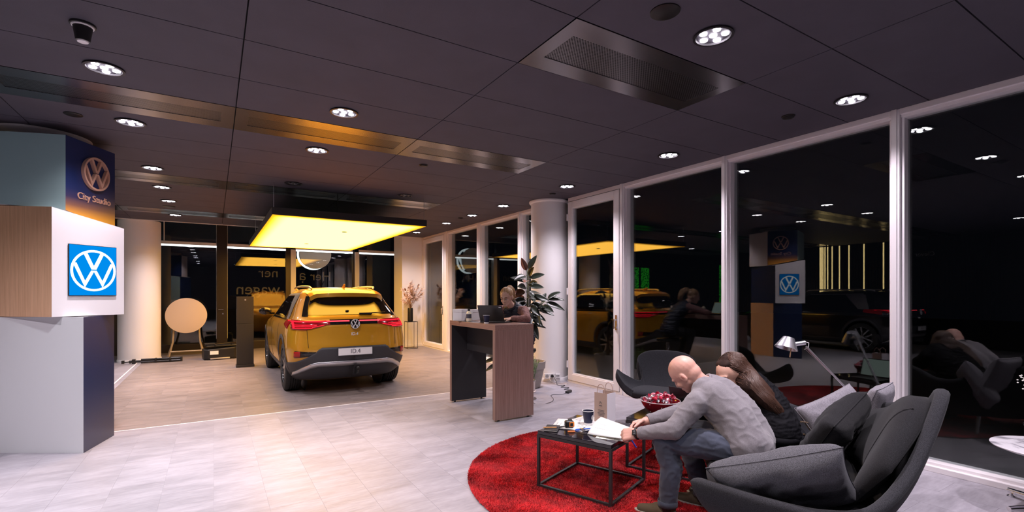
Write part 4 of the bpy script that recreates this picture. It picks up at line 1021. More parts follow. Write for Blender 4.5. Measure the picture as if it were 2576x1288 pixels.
for (bt_, r1, c1, u1, L2, w) in ((1.0, .8, .2, .55, .26, .10), (1.0, .95, .1, .12, .26, .105), (.9, .9, .2, -.25, .30, .10), (.75, .3, -.3, .8, .2, .1), (.7, .6, .6, -.2, .24, .12), (.45, .85, .35, -.15, .26, .10), (.35, .2, .7, -.5, .25, .13), (.6, .1, .7, .2, .2, .12)):
    p = Vector(br[0]).lerp(Vector(br[1]), min(1, bt_*2)) if bt_ < .5 else Vector(br[1]).lerp(Vector(br[2]), bt_*2-1)
    d = (rt*r1+tc_*c1+Vector((0, 0, u1))).normalized(); q = p+d*.04; petiole(t, p, q); leaf(t, q, d, L2, w, M_LEAF, .3, random.uniform(-.3, .3))
t = thing('herb_pot', 'bushy green rosemary in a pale pot beside the bar table', 'plant', (3.985, 5.975, 0))
MB().lathe([(.098, 0), (.104, .004), (.104, .016), (.09, .02), (.094, .165), (.085, .168), (.08, .14), (.001, .135)], 32, cap=False).build('pot', M_POTP, t, smooth=35)
MB().lathe([(.001, .142), (.083, .142)], 20, cap=False).build('soil', M_SOIL, t)
M_HERB = mat('herb_leaf', (.11, .24, .045), .6, var=(25, .35)); b = MB(); st = MB(); rr = random.Random(11)
for k in range(52):
    a = rr.uniform(0, 2*PI); r0 = rr.uniform(.0, .06); tl = rr.uniform(.0, .36); L2 = rr.uniform(.26, .47)*(1-.5*tl)
    p0 = Vector((r0*math.cos(a), r0*math.sin(a), .14)); d = Vector((math.cos(a)*tl, math.sin(a)*tl, 1)).normalized()
    pth = [p0+d*L2*q+Vector((math.cos(a), math.sin(a), 0))*.05*q*q*math.sin(k) for q in np.linspace(0, 1, 6)]; st.tube(pth, .0022, 4)
    for j in range(34):
        q = rr.uniform(.12, 1)*5; p = pth[min(4, int(q))].lerp(pth[min(5, int(q)+1)], q-int(q)); c = rr.uniform(0, 2*PI)
        dd = Vector((math.cos(c), math.sin(c), rr.uniform(.2, 1.1))).normalized(); l = rr.uniform(.02, .036); s_ = dd.orthogonal().normalized()*.0028
        b.add([p-s_, p+s_, p+dd*l], [(0, 1, 2)])
tag(b.build('foliage', M_HERB, t), kind='stuff'); tag(st.build('herb_stems', M_VEIN, t), kind='stuff')
t = thing('small_plant', 'small plant with a few dark leaves seen through the bar table', 'plant', (3.70, 6.32, 0))
MB().lathe([(.07, 0), (.095, .02), (.105, .20), (.095, .20), (.09, .17), (.001, .165)], 28, cap=False).build('pot', M_POTG, t, smooth=35)
for (z, r1, c1, u1, L2) in ((.55, -.9, .2, .15, .24), (.48, -.95, .0, -.1, .24), (.40, -.9, .2, -.25, .20), (.55, .6, .4, .4, .2), (.50, .1, -.8, .4, .2)):
    p = Vector((0, 0, z)); d = (rt*r1+tc_*c1+Vector((0, 0, u1))).normalized(); petiole(t, p, p+d*.05); leaf(t, p+d*.05, d, L2, .085, M_LEAF, .5)
MB().tube([(0, 0, .16), (.01, 0, .4), (0, 0, .58)], .007, 6).build('stem', M_VEIN, t, smooth=60)
# power outlets and cables by the column
t = thing('wall_outlet', 'white double power outlet with plugged adaptor on the round column base', 'outlet', (4.80, 6.462, .10), -.40)
MB().span(-.16, .02, -.022, .004, -.045, .045).build('cover_plate', M_WHITE, t, bevel=.004)
MB().span(.03, .11, -.016, .004, -.04, .035).build('data_plate', M_WHITE, t, bevel=.004)
for x in (-.115, -.03): MB().cyl((x, -.024, 0), (x, -.02, 0), .027, n=20).build('socket', mat('socket_grey', (.35, .34, .35), .5), t)
for x in (.055, .085): MB().span(x-.008, x+.008, -.019, -.015, -.012, .008).build('data_port', M_BLACK, t)
MB().cyl((-.03, -.055, 0), (-.03, -.022, 0), .021, .024, 16).build('plug', M_BLACK, t, smooth=40)
t = thing('laptop_charger', 'black laptop charger and cable on the floor by the outlet', 'charger', (4.45, 5.62, 0), .5)
MB().span(-.065, .065, -.028, .028, .002, .032).build('power_brick', M_BLACK, t, bevel=.005)
ci = Matrix.Translation((4.45, 5.62, 0)) @ Matrix.Rotation(.5, 4, 'Z'); ci = ci.inverted()
def cab(pts, n=8):
    P = [Vector(p) for p in pts]; out = []
    for i in range(len(P)-1):
        a, b_, c, d = P[max(0, i-1)], P[i], P[i+1], P[min(len(P)-1, i+2)]
        for k in range(n):
            q = k/n; out.append(.5*((2*b_)+(c-a)*q+(2*a-5*b_+4*c-d)*q*q+(3*b_-a-3*c+d)*q**3))
    return out+[P[-1]]
p1 = cab([(4.755, 6.40, .10), (4.74, 6.30, .02), (4.66, 6.16, .005), (4.74, 6.08, .005), (4.60, 6.0, .005), (4.68, 5.9, .005), (4.54, 5.84, .005), (4.60, 5.74, .005), (4.50, 5.68, .016)])
MB().tube([ci @ p for p in p1], .0042, 6).build('mains_cable', M_BLACK, t, smooth=60)
p2 = cab([(4.40, 5.57, .016), (4.30, 5.57, .004), (4.12, 5.60, .004), (3.98, 5.36, .004), (3.80, 5.22, .004), (3.62, 5.3, .004), (3.4, 5.35, .2)])
MB().tube([ci @ p for p in p2], .003, 6).build('output_cable', M_BLACK, t, smooth=60)
t = thing('white_cable', 'loose white cable hanging from the outlet beside the column', 'cable', (4.7, 6.35, 0))
MB().tube([Vector(p)-Vector((4.7, 6.35, 0)) for p in cab([(4.70, 6.44, .10), (4.66, 6.36, .05), (4.72, 6.25, .004), (4.82, 6.15, .004), (4.86, 6.26, .004), (4.76, 6.33, .004), (4.68, 6.25, .004)])], .003, 6).build('cord', M_WHITE, t, smooth=60)
# ================================================================== rug
M_RUGB = mat('rug_backing', (.10, .004, .006), .95)
def rug_mat():
    m = bpy.data.materials.new('red_pile'); m.use_nodes = True; nt = m.node_tree; N = nt.nodes; L = nt.links; p = N['Principled BSDF']
    g_ = N.new('ShaderNodeNewGeometry'); n = N.new('ShaderNodeTexNoise'); n.inputs['Scale'].default_value = 5; n.inputs['Detail'].default_value = 6; n.inputs['Roughness'].default_value = .75; L.new(g_.outputs['Position'], n.inputs[0])
    r = N.new('ShaderNodeValToRGB'); r.color_ramp.elements[0].position = .34; r.color_ramp.elements[1].position = .70
    r.color_ramp.elements[0].color = (.22, .002, .006, 1); r.color_ramp.elements[1].color = (.80, .016, .024, 1); L.new(n.outputs[0], r.inputs[0]); L.new(r.outputs[0], p.inputs['Base Color'])
    p.inputs['Roughness'].default_value = .8; p.inputs['Sheen Weight'].default_value = .25; p.inputs['Sheen Tint'].default_value = (1, .2, .2, 1); return m
RX, RY, RR = 2.93, 2.80, 1.375
rug = thing('shag_rug', 'round deep red shag rug under the black coffee tables', 'rug', (RX, RY, 0))
MB().lathe([(RR-.02, .0005), (RR-.01, .012), (.001, .014)], 96, cap=False).build('rug_backing', M_RUGB, rug)
rng = np.random.default_rng(3)
def tufts(n, name):
    rr_ = RR*np.sqrt(rng.random(n)); a = rng.random(n)*2*np.pi
    x, y = rr_*np.cos(a), rr_*np.sin(a)
    # leave out the part far behind / outside the frame
    wx, wy = x+RX, y+RY; d = wx*fx+wy*fy; l = wx*rx+wy*ry
    keep = (d > 1.2) & (np.abs(l/d) < 1.15) & (1215*1.45/np.maximum(d, .1)+740.5 < 1340)
    x, y = x[keep], y[keep]; n = len(x)
    h = .019+.008*rng.random(n); la = rng.random(n)*2*np.pi; ln = .004+.010*rng.random(n); wd = .0030+.002*rng.random(n); wa = rng.random(n)*2*np.pi
    gx = .007*np.sin(x*9+2*np.sin(y*7)); gy = .007*np.cos(y*8+2*np.sin(x*6))
    co = np.zeros((n, 3, 3))
    co[:, 0] = np.stack([x-wd*np.cos(wa), y-wd*np.sin(wa), np.full(n, .010)], 1); co[:, 1] = np.stack([x+wd*np.cos(wa), y+wd*np.sin(wa), np.full(n, .010)], 1)
    co[:, 2] = np.stack([x+ln*np.cos(la)+gx, y+ln*np.sin(la)+gy, h], 1)
    me = bpy.data.meshes.new(name); me.vertices.add(3*n); me.vertices.foreach_set('co', co.ravel()); me.loops.add(3*n); me.loops.foreach_set('vertex_index', np.arange(3*n, dtype=np.int32))
    me.polygons.add(n); me.polygons.foreach_set('loop_start', np.arange(0, 3*n, 3, dtype=np.int32)); me.update(calc_edges=True)
    me.materials.append(rug_mat()); return me
tag(new_obj('pile', tufts(330000, 'pile'), rug), kind='stuff')

# ================================================================== coffee tables
M_TUBEB = mat('black_steel_tube', (.030, .028, .031), .45, .3)
M_TOPB = mat('black_glossy_top', (.010, .008, .012), .06, spec=.7)
TA = math.atan2(.219, .562)                  # table sides run along this heading
def coffee_table(lab, corner):
    """corner = floor point of the left-rear leg; local x along heading TA, local y away"""
    t = thing('coffee_table', lab, 'table', (corner[0], corner[1], 0), TA, 'square black coffee tables')
    s, w = .604, .010
    for (x, y) in ((w, w), (s-w, w), (w, s-w), (s-w, s-w)): MB().span(x-w, x+w, y-w, y+w, .014, .405).build('leg', M_TUBEB, t, bevel=.001)
    for z in (.024, .395):
        for q in (w, s-w):
            MB().span(2*w, s-2*w, q-w, q+w, z-w, z+w).build('rail', M_TUBEB, t); MB().span(q-w, q+w, 2*w, s-2*w, z-w, z+w).build('rail', M_TUBEB, t)
    MB().span(.004, s-.004, .004, s-.004, .406, .432).build('table_top', M_TOPB, t, bevel=.003)
    return t
Bc = (2.274, 2.412); Fc = (3.125, 2.352)
coffee_table('square black coffee table holding the papers, cup and paper bag', Bc)
coffee_table('square black coffee table holding the bowl of sweets', Fc)
TH = .432
ex, ey = Vector((math.cos(TA), math.sin(TA), 0)), Vector((-math.sin(TA), math.cos(TA), 0))
def on1(u, v, z=TH): p = Vector((Bc[0], Bc[1], 0))+ex*(u*.604)+ey*(v*.604); return (p.x, p.y, z)     # v=1: far-left side, v=0: near-right
def on2(u, v, z=TH): p = Vector((Fc[0], Fc[1], 0))+ex*(u*.604)+ey*(v*.604); return (p.x, p.y, z)
cp = cup('dark paper cup with white logo on the black coffee table', on1(.62, .62), 1.12)
ln_ = (rt*.75+tc_*.66).normalized(); emblem('cup_logo', .017, M_PAPER, cp, frame_m(ln_*.0405+Vector((0, 0, .062)), ln_.cross(Vector((0, 0, -1))), (0, 0, 1)), .0015, .15)
t = thing('paper_bag', 'brown and white paper bag with twisted handles on the coffee table', 'bag', on1(.90, .52), .22)
w, d, h = .058, .060, .235
B_ = MB()
for (a, b2) in (((-w, -d), (w, -d)), ((w, -d), (w, d)), ((w, d), (-w, d)), ((-w, d), (-w, -d))):
    pass
kraft = mat('kraft_paper', (.42, .30, .25), .75, bump=(30, .1)); wpap = mat('white_bag_paper', (.70, .68, .74), .6, bump=(25, .1))
def bagside(name, a, b2, m):
    q = MB(); q.grid(lambda u, v: Vector((a[0]+(b2[0]-a[0])*u, a[1]+(b2[1]-a[1])*u, h*v+.001)) + Vector((0, 0, 0)), 5, 6); return q.build(name, m, t, solid=.0012)
bagside('front_side', (-w, -d), (-w, d), kraft); bagside('gusset_side', (-w, -d), (w, -d), wpap); bagside('back_side', (w, -d), (w, d), kraft); bagside('gusset_side', (w, d), (-w, d), wpap)
MB().span(-w, w, -d, d, .001, .003).build('bag_bottom', kraft, t)
for x in (-w*.93, w*.93):
    pts = [(x, -.035, h-.03), (x, -.035, h+.02)]+[(x, -.035*math.cos(a), h+.02+.05*math.sin(a)) for a in np.linspace(.1, PI-.1, 10)]+[(x, .035, h+.02), (x, .035, h-.03)]
    MB().tube(pts, .0028, 6).build('handle', kraft, t, smooth=60)
B_ = MB(); rr = random.Random(4)
for k in range(5): L2 = .05+.05*rr.random(); B_.box((-w-.0015, -.006+.0, .10-k*.011), (.0008, L2, .003))
B_.box((-w-.0015, 0, .135), (.0008, .028, .006)); B_.tube([(-w-.0015, -.012, .15), (-w-.0015, .0, .168), (-w-.0015, .012, .15)], .0016, 5); B_.tube([(-w-.0015, -.008, .160), (-w-.0015, .012, .168)], .0013, 5); B_.build('bag_print', M_INK, t)
sheet('printed_page', 'printed page lying at the back of the coffee table behind the cup', 'paper', on1(.66, .70), TA-.15, .42, .28, M_PAPER, 9, seed=2)
sheet('printed_page', 'white page under the orange tape measure on the coffee table', 'paper', on1(.48, .86, TH+.0012), TA+.35, .28, .19, M_PAPER, 5, seed=9)
sheet('paper_card', 'small white card at the near edge of the coffee table', 'card', on1(.28, .13), TA+.22, .105, .21, mat('card_white', (.78, .82, .78), .6), 3, seed=4)
# sheet of paper held up by the man: lifted, bent sheet
pg = thing('held_page', 'white printed page lifted by the hands of the bald man', 'paper', on1(.46, .32, TH))
A0, B0, C0, D0 = [Vector(p)-pg.location for p in ((2.31, 2.701, 0.434), (2.47, 2.73, 0.531), (2.52, 2.464, 0.503), (2.388, 2.439, 0.456))]
def pf(u, v): return (A0*(1-u)+B0*u)*(1-v)+(D0*(1-u)+C0*u)*v+Vector((0, 0, .018*math.sin(PI*u)*(1-v*.5)))
MB().grid(pf, 10, 10).build('sheet', mat('page_white', (.76, .80, .82), .6), pg, smooth=60, solid=.001)
B_ = MB()
for k, (u0, u1, v0) in enumerate(((.30, .33, .1), (.42, .44, .3), (.52, .54, .15), (.62, .63, .3), (.72, .73, .2))):
    B_.grid(lambda a, c: pf(u0+.012*a, v0+(.45 if k % 2 else .62)*c)+Vector((0, 0, .0012)), 2, 6)
B_.build('printed_lines', mat('grey_ink', (.35, .37, .40), .7), pg)
t = thing('tape_measure', 'orange and black tape measure with a wrist strap on the table', 'tape measure', on1(.34, .74, TH+.003), -.35)
MB().span(-.034, .034, -.024, .024, 0, .056).build('case', M_BLACK, t, bevel=.014, seg=3); MB().span(-.008, .036, -.0255, .0255, .008, .048).build('orange_shell', mat('orange_plastic', (.75, .22, .03), .4), t, bevel=.006); MB().cyl((-.005, 0, .054), (.02, 0, .060), .010).build('lock_button', M_BLACK, t)
MB().box((.012, -.0262, .028), (.022, .001, .022)).build('case_label', M_BLACK, t)
MB().tube(cab([(-.034, 0, .012), (-.08, .02, .006), (-.14, .03, .006), (-.165, .015, .006), (-.14, .0, .006), (-.08, .005, .006), (-.034, .0, .012)], 6), .0045, 6).build('wrist_strap', M_BLACK, t, smooth=60)
t = thing('notebook', 'dark notebook on the left corner of the coffee table', 'notebook', on1(.16, .88), TA+.4)
MB().span(-.075, .075, -.05, .05, .001, .006).build('cover', M_BLACK, t, bevel=.002); MB().span(-.073, .072, -.048, .048, .006, .011).build('pages', M_PAPER, t); MB().span(-.075, .075, -.05, .05, .011, .014).build('cover', M_BLACK, t, bevel=.001)
t = thing('wooden_pencil', 'short wooden pencil lying on the dark notebook', 'pencil', on1(.13, .88, TH+.0145), TA-.9)
MB().cyl((-.055, 0, .004), (.045, 0, .004), .004, n=6).build('shaft', mat('pencil_wood', (.62, .30, .10), .5), t); MB().cyl((.045, 0, .004), (.062, 0, .004), .004, .0005, 6).build('tip', M_INK, t)
M_BLUE = mat('blue_plastic', (.01, .10, .62), .3)
t = thing('blue_pen', 'blue ballpoint pen lying between keys and lifted page', 'pen', on1(.38, .55), TA-.55)
MB().cyl((-.075, 0, .005), (.06, 0, .005), .005, n=10).build('barrel', M_BLUE, t, smooth=50); MB().cyl((.06, 0, .005), (.075, 0, .005), .005, .001, 10).build('tip', M_CHROME, t); MB().span(-.07, -.03, -.0015, .0015, .010, .013).build('clip', M_BLUE, t)
t = thing('key_bunch', 'bunch of steel keys with an orange fob on the coffee table', 'keys', on1(.24, .56), -.5)
B_ = MB(); B_.tube([(.02*math.cos(a), .02*math.sin(a), .006) for a in np.linspace(0, 2*PI, 20)], .0018, 6); B_.build('key_ring', M_CHROME, t, smooth=60)
for k in range(5):
    m = Matrix.Rotation(-.9+.42*k, 4, 'Z') @ Matrix.Translation((.035, 0, .003+.003*k)); B_ = MB(); B_.prism([(0, -.011), (.022, -.011), (.026, -.004), (.06, -.004), (.06, .003), (.05, .005), (.026, .004), (.022, .011), (0, .011)], 0, .0022, m.to_3x3(), m.translation); B_.build('key', M_CHROME, t)
MB().span(-.075, -.02, -.012, .012, .001, .010).build('key_fob', mat('orange_leather', (.45, .13, .03), .5), t, bevel=.003)

# bowl of sweets on the second table
bl = on2(.40, .66)
t = thing('sweet_bowl', 'red glass bowl full of wrapped sweets on the rear coffee table', 'bowl', bl)
MB().lathe([(.001, .004), (.055, .004), (.058, 0), (.075, .012), (.125, .055), (.158, .105), (.163, .125), (.157, .125), (.15, .105), (.118, .06), (.07, .02), (.001, .016)], 48, cap=False).build('bowl', mat('red_glass', (.20, .006, .012), .06, spec=.8), t, smooth=60)
MB().tube([(.161*math.cos(a), .161*math.sin(a), .126) for a in np.linspace(0, 2*PI, 48)], .0035, 6).build('rim', mat('clear_rim', (.75, .65, .68), .1, spec=.8), t, smooth=60)
WR = [mat('wrapper_red', (.48, .02, .06), .2, .3), mat('wrapper_silver', (.66, .62, .68), .18, .8), mat('wrapper_pink', (.66, .22, .30), .25, .2)]
rr = random.Random(8)
for k in range(30):
    if k < 17: a, q, z = rr.uniform(0, 2*PI), .13*math.sqrt(rr.random()), .118+.012*rr.random()
    else: a, q, z = rr.uniform(0, 2*PI), .085*math.sqrt(rr.random()), .146+.02*rr.random()
    c = thing('wrapped_sweet', 'shiny sweet in a %s wrapper piled in the red glass bowl' % ('red', 'silver', 'pink')[k % 3], 'sweet', (bl[0]+q*math.cos(a), bl[1]+q*math.sin(a), bl[2]+z), rr.uniform(0, PI), 'wrapped sweets in the red bowl'); c.rotation_euler = (rr.uniform(-.5, .5), rr.uniform(-.5, .5), rr.uniform(0, PI))
    b = MB().ell((0, 0, 0), (.026, .016, .014), None, 10, 7); b.build('sweet_body', WR[k % 3], c, smooth=60)
    for s in (-1, 1):
        b = MB()
        for j in range(6):
            a0, a1 = 2*PI*j/6, 2*PI*(j+1)/6; r0, r1 = .004, .017
            b.add([(s*.025, r0*math.cos(a0), r0*math.sin(a0)), (s*.025, r0*math.cos(a1), r0*math.sin(a1)), (s*(.044+.004*(j % 2)), r1*math.cos(a1), r1*math.sin(a1)), (s*(.044-.004*(j % 2)), r1*math.cos(a0), r1*math.sin(a0))], [(0, 1, 2, 3)])
        b.build('wrapper_twist', WR[(k+1) % 3], c)
laptop('laptop', 'open laptop with bright screen on the rear coffee table, hidden behind the couple', on2(.62, .32), TA-1.85, 18, True)

# ================================================================== sofa (local: x along its length, y towards the sitter's knees)
def felt_mat(name, c, s=1.0):
    m = bpy.data.materials.new(name); m.use_nodes = True; nt = m.node_tree; N = nt.nodes; L = nt.links; p = N['Principled BSDF']
    tc = N.new('ShaderNodeTexCoord'); n = N.new('ShaderNodeTexNoise'); n.inputs['Scale'].default_value = 380*s; n.inputs['Detail'].default_value = 2; L.new(tc.outputs['Object'], n.inputs[0])
    r = N.new('ShaderNodeMapRange'); r.inputs[1].default_value = .3; r.inputs[2].default_value = .7; r.inputs[3].default_value = .45; r.inputs[4].default_value = 1.6; L.new(n.outputs[0], r.inputs[0])
    v = N.new('ShaderNodeVectorMath'); v.operation = 'SCALE'; v.inputs[0].default_value = c; L.new(r.outputs[0], v.inputs['Scale']); L.new(v.outputs[0], p.inputs['Base Color'])
    p.inputs['Roughness'].default_value = .95; p.inputs['Specular IOR Level'].default_value = .15; p.inputs['Sheen Weight'].default_value = .06
    b = N.new('ShaderNodeBump'); b.inputs['Strength'].default_value = .25; b.inputs['Distance'].default_value = .004; L.new(n.outputs[0], b.inputs['Height']); L.new(b.outputs[0], p.inputs['Normal']); return m
M_FELT = felt_mat('charcoal_felt', (.023, .0235, .028)); M_FELTD = felt_mat('dark_felt', (.0125, .0125, .0145)); M_FELTL = felt_mat('light_grey_felt', (.20, .19, .215)); M_FELTG = felt_mat('grey_felt', (.075, .076, .088))
SA = math.atan2(.5, .87)
SO = Vector((3.026, 1.673, 0))
sofa = thing('lounge_sofa', 'curved charcoal felt sofa on which the couple sits, wings rising to a tall back', 'sofa', SO, SA)
def rim(u):
    """rim line of the shell, u 0 = left arm tip .. 1 = right arm tip: (x, y, z, outward normal)"""
    K = [(0, -.80, .44, .475), (.08, -.84, .30, .47), (.17, -.865, .08, .45), (.25, -.86, -.15, .44), (.32, -.80, -.35, .48), (.38, -.63, -.52, .64), (.43, -.42, -.66, .89), (.455, -.27, -.71, .95), (.50, 0, -.71, .83), (.56, .35, -.62, .75), (.62, .60, -.46, .67), (.68, .78, -.33, .58), (.75, .84, -.15, .56), (.83, .855, .08, .63), (.92, .84, .30, .65), (1, .80, .44, .58)]
    us = [k[0] for k in K]
    i = max(0, min(len(K)-2, int(np.searchsorted(us, u))-1)); t = (u-us[i])/(us[i+1]-us[i])
    P = [Vector(K[max(0, min(len(K)-1, j))][1:]) for j in (i-1, i, i+1, i+2)]
    return .5*((2*P[1])+(P[2]-P[0])*t+(2*P[0]-5*P[1]+4*P[2]-P[3])*t*t+(3*P[1]-P[0]-3*P[2]+P[3])*t**3)
def rimn(u):
    d = rim(min(1, u+.01))-rim(max(0, u-.01)); n = Vector((d.y, -d.x, 0)); n = n.normalized()
    return -n if n.dot(Vector((rim(u).x, rim(u).y+.1, 0))) < 0 else n
def shell(u, v):
    p = rim(u); n = rimn(u); end = min(1, min(u, 1-u)/.03)**.5
    th = .058*end+.004
    base = Vector((p.x*.74, p.y*.60+.03, .20)); seat = Vector((p.x*.80, p.y*.78+.02, .37))
    if v < .45:                       # outside, bottom to rim
        t = v/.45; q = base.lerp(p, t); bulge = math.sin(PI*t)*.055; return q+n*(bulge+th*.2*t)
    if v < .60:                       # rounded rim
        a = (v-.45)/.15*PI; return p+n*(th*.2-(1-math.cos(a))*th*.5)+Vector((0, 0, math.sin(a)*th*.42))
    t = (v-.60)/.40; pi = p-n*th*.8; q = pi.lerp(seat-n*th*.3, t); return q+n*math.sin(PI*t)*.02
b = MB().grid(shell, 90, 34); b.build('shell', M_FELT, sofa, smooth=180)
b = MB(); b.grid(lambda u, v: Vector((math.cos(2*PI*u)*v*.62*(abs(math.cos(2*PI*u))**-.0), .03+math.sin(2*PI*u)*v*.38, .20-.02*(1-v))), 40, 6, True); b.build('underside', M_FELT, sofa, smooth=60)
def sqell(a, e=.45): c, s = math.cos(a), math.sin(a); return math.copysign(abs(c)**e, c), math.copysign(abs(s)**e, s)
def seatfn(u, v):
    c, s = sqell(2*PI*u); k = [0, .6, .95, 1.0, .98, .9][round(v*5)]; z = [.435, .435, .425, .39, .35, .33][round(v*5)]
    return Vector((c*.62*k, .02+s*.40*k, z))
MB().grid(seatfn, 64, 6, True).build('seat_cushion', M_FELTD, sofa, smooth=60)
PZ = [(-.70, .60), (-.62, .70), (-.50, .81), (-.38, .895), (-.28, .925), (-.16, .91), (0, .85), (.2, .765), (.4, .70), (.60, .64)]
PY = [(-.70, -.40), (-.62, -.47), (-.42, -.60), (-.27, -.645), (0, -.65), (.35, -.56), (.60, -.40)]
def pad_base(u, v):
    x = -.70+1.30*u; zt, yt = itp(x, PZ), itp(x, PY); yb = yt*.66
    return Vector((x*(.84+.16*v), yb+(yt-yb)*v, .41+(zt-.41)*v))
def pad(u, v, s):
    e = (1-abs(2*u-1)**5)**.5*(1-abs(2*v-1)**4)**.5; n = Vector((-.25*(u*2-1), .90, .40)).normalized()
    return pad_base(.02+.96*u, .02+.97*v)+n*(.105*e if s > 0 else -.02*e)
b = MB(); b.grid(lambda u, v: pad(u, v, 1), 46, 24); b.grid(lambda u, v: pad(u, v, -1), 46, 24); me = b.mesh('back_cushion'); clean(me); me.materials.append(M_FELTD); me.shade_smooth(); new_obj('back_cushion', me, sofa)
MB().tube([pad(.245-.03*v, v, 1) for v in np.linspace(.03, .97, 18)], .0045, 6).build('cushion_seam', M_FELTD, sofa, smooth=60)
for (x, y) in ((-.5, -.25), (.5, -.25), (-.5, .3), (.5, .3)): MB().cyl((x*.9, y*.9, .2), (x, y, .0), .018, .012, 12).build('leg', M_CHROME, sofa, smooth=50)

def cushion(lab, loc, rot, w, h, th, m, seed=1, group='cushions on the curved sofa'):
    t = thing('cushion', lab, 'cushion', loc, 0, group); t.rotation_euler = rot
    r = random.Random(seed); off = Vector((r.random()*9, r.random()*9, r.random()*9))
    b = MB()
    for s in (-1, 1):
        def fn(u, v):
            x, y = u*2-1, v*2-1
            e = (1-x**4)*(1-y**4); pin = 1-.07*(1-abs(x)**2)*abs(y)**3*0
            k = 1-.06*((1-x*x)*(abs(y)**4)); k2 = 1-.06*((1-y*y)*(abs(x)**4))
            z = s*th*.5*max(0, e)**.42
            wv = mnoise.noise(Vector((x*1.8, y*1.8, s))+off)*.10*th*e + abs(mnoise.noise(Vector((x*3, y*3, s*2))+off))*-.16*th*e
            return Vector((x*w/2*k2, y*h/2*k, z+s*wv))
        b.grid(fn, 30, 30)
    me = b.mesh('cover'); clean(me); me.materials.append(m); me.shade_smooth(); new_obj('cushion_cover', me, t)
    sm = [Vector(((q[0]*2-1)*w/2*(1-.06*(1-(q[1]*2-1)**2)*(abs(q[0]*2-1)**4)), (q[1]*2-1)*h/2*(1-.06*(1-(q[0]*2-1)**2)*(abs(q[1]*2-1)**4)), 0)) for q in [(i/12, 0) for i in range(13)]+[(1, i/12) for i in range(1, 13)]+[(1-i/12, 1) for i in range(1, 13)]+[(0, 1-i/12) for i in range(1, 13)]]
    MB().tube(sm, .003, 5).build('seam', m, t, smooth=60)
    return t
def orient(xdir, ydir): return frame_m((0, 0, 0), xdir, ydir).to_euler()
aV, fV = Vector((.867, .498, 0)), Vector((-.498, .867, 0)); up = Vector((0, 0, 1))
def sl(x, y, z): p = SO+aV*x+fV*y; return (p.x, p.y, z)
cushion('big grey felt cushion leaning on the near arm of the sofa', sl(-.655, .02, .50), orient(-fV*.9+up*.30, aV*-.62+up*.70+fV*.2), .62, .42, .20, M_FELTG, 3)
cushion('dark charcoal cushion standing against the sofa back', sl(.04, -.26, .615), orient(aV*.75-fV*.4+up*.28, up*.85-fV*.45-aV*.3), .46, .44, .20, M_FELTD, 5)
cushion('pale grey cushion leaning at the far end of the sofa', sl(.62, -.37, .54), orient(aV*.55-fV*.70+up*.32, up*.75+fV*.2+aV*.35), .48, .44, .15, M_FELTL, 7)
cushion('pale grey cushion mostly hidden behind the tall sofa back pad', sl(.55, -.52, .66), orient(aV*.8-fV*.3, up*.9-fV*.4), .42, .40, .13, M_FELTL, 9)

# ================================================================== swan-like armchair by the window
ch = thing('swan_armchair', 'charcoal felt armchair with wing arms in front of the window', 'armchair', (4.19, 3.70, 0), math.atan2(.50, .62)+PI/2-.27); ch.scale = (.9, .9, .95)
def crim(u):
    K = [(0, -.20, .30, .42), (.03, -.31, .295, .48), (.07, -.41, .245, .575), (.13, -.465, .14, .62), (.2, -.42, .02, .55), (.27, -.28, -.12, .465), (.34, -.27, -.20, .56), (.41, -.36, -.27, .72), (.46, -.24, -.32, .81), (.5, 0, -.35, .83), (.54, .24, -.32, .81), (.59, .36, -.27, .72), (.66, .27, -.20, .56), (.73, .28, -.12, .465), (.80, .42, .02, .55), (.87, .465, .14, .62), (.93, .41, .245, .575), (.97, .31, .295, .48), (1, .20, .30, .42)]
    us = [k[0] for k in K]; i = max(0, min(len(K)-2, int(np.searchsorted(us, u))-1)); t = (u-us[i])/(us[i+1]-us[i])
    P = [Vector(K[max(0, min(len(K)-1, j))][1:]) for j in (i-1, i, i+1, i+2)]
    return .5*((2*P[1])+(P[2]-P[0])*t+(2*P[0]-5*P[1]+4*P[2]-P[3])*t*t+(3*P[1]-P[0]-3*P[2]+P[3])*t**3)
def cshell(u, v, s):
    p = crim(u); c = Vector((p.x*.0, .06, .34)); seat = Vector((p.x*.52, p.y*.56+.06, .375))
    if v > .45: q = seat.lerp(p, (v-.45)/.55); q += Vector((0, 0, -.02*math.sin(PI*(v-.45)/.55)))+Vector((p.x, p.y, 0)).normalized()*.025*math.sin(PI*(v-.45)/.55)
    else: q = c.lerp(seat, v/.45)
    d = Vector((p.x, p.y, -.25)).normalized()
    return q+d*(.0 if s > 0 else .055*(1-max(0, v-.93)/.07*.6))
b = MB(); b.grid(lambda u, v: cshell(u, v, 1), 70, 24); b.grid(lambda u, v: cshell(u, v, -1), 70, 24)
b.grid(lambda u, v: cshell(u, 1, 1).lerp(cshell(u, 1, -1), v)+Vector((0, 0, .018*math.sin(PI*v))), 70, 5)
for ue in (0, 1): b.grid(lambda u, v: cshell(ue, u, 1).lerp(cshell(ue, u, -1), v), 24, 3)
me = b.mesh('chair_shell'); clean(me); me.materials.append(M_FELT); me.shade_smooth(); new_obj('chair_shell', me, ch)
def cseat(u, v):
    c, s = sqell(2*PI*u, .7); k = [0, .6, .92, 1, .96][round(v*4)]; z = [.44, .44, .43, .40, .36][round(v*4)]; return Vector((c*.29*k, .10+s*.27*k, z))
MB().grid(cseat, 48, 5, True).build('seat_cushion', M_FELT, ch, smooth=60)
MB().cyl((0, .04, .03), (0, .04, .36), .028, n=16).build('column', M_CHROME, ch, smooth=50)
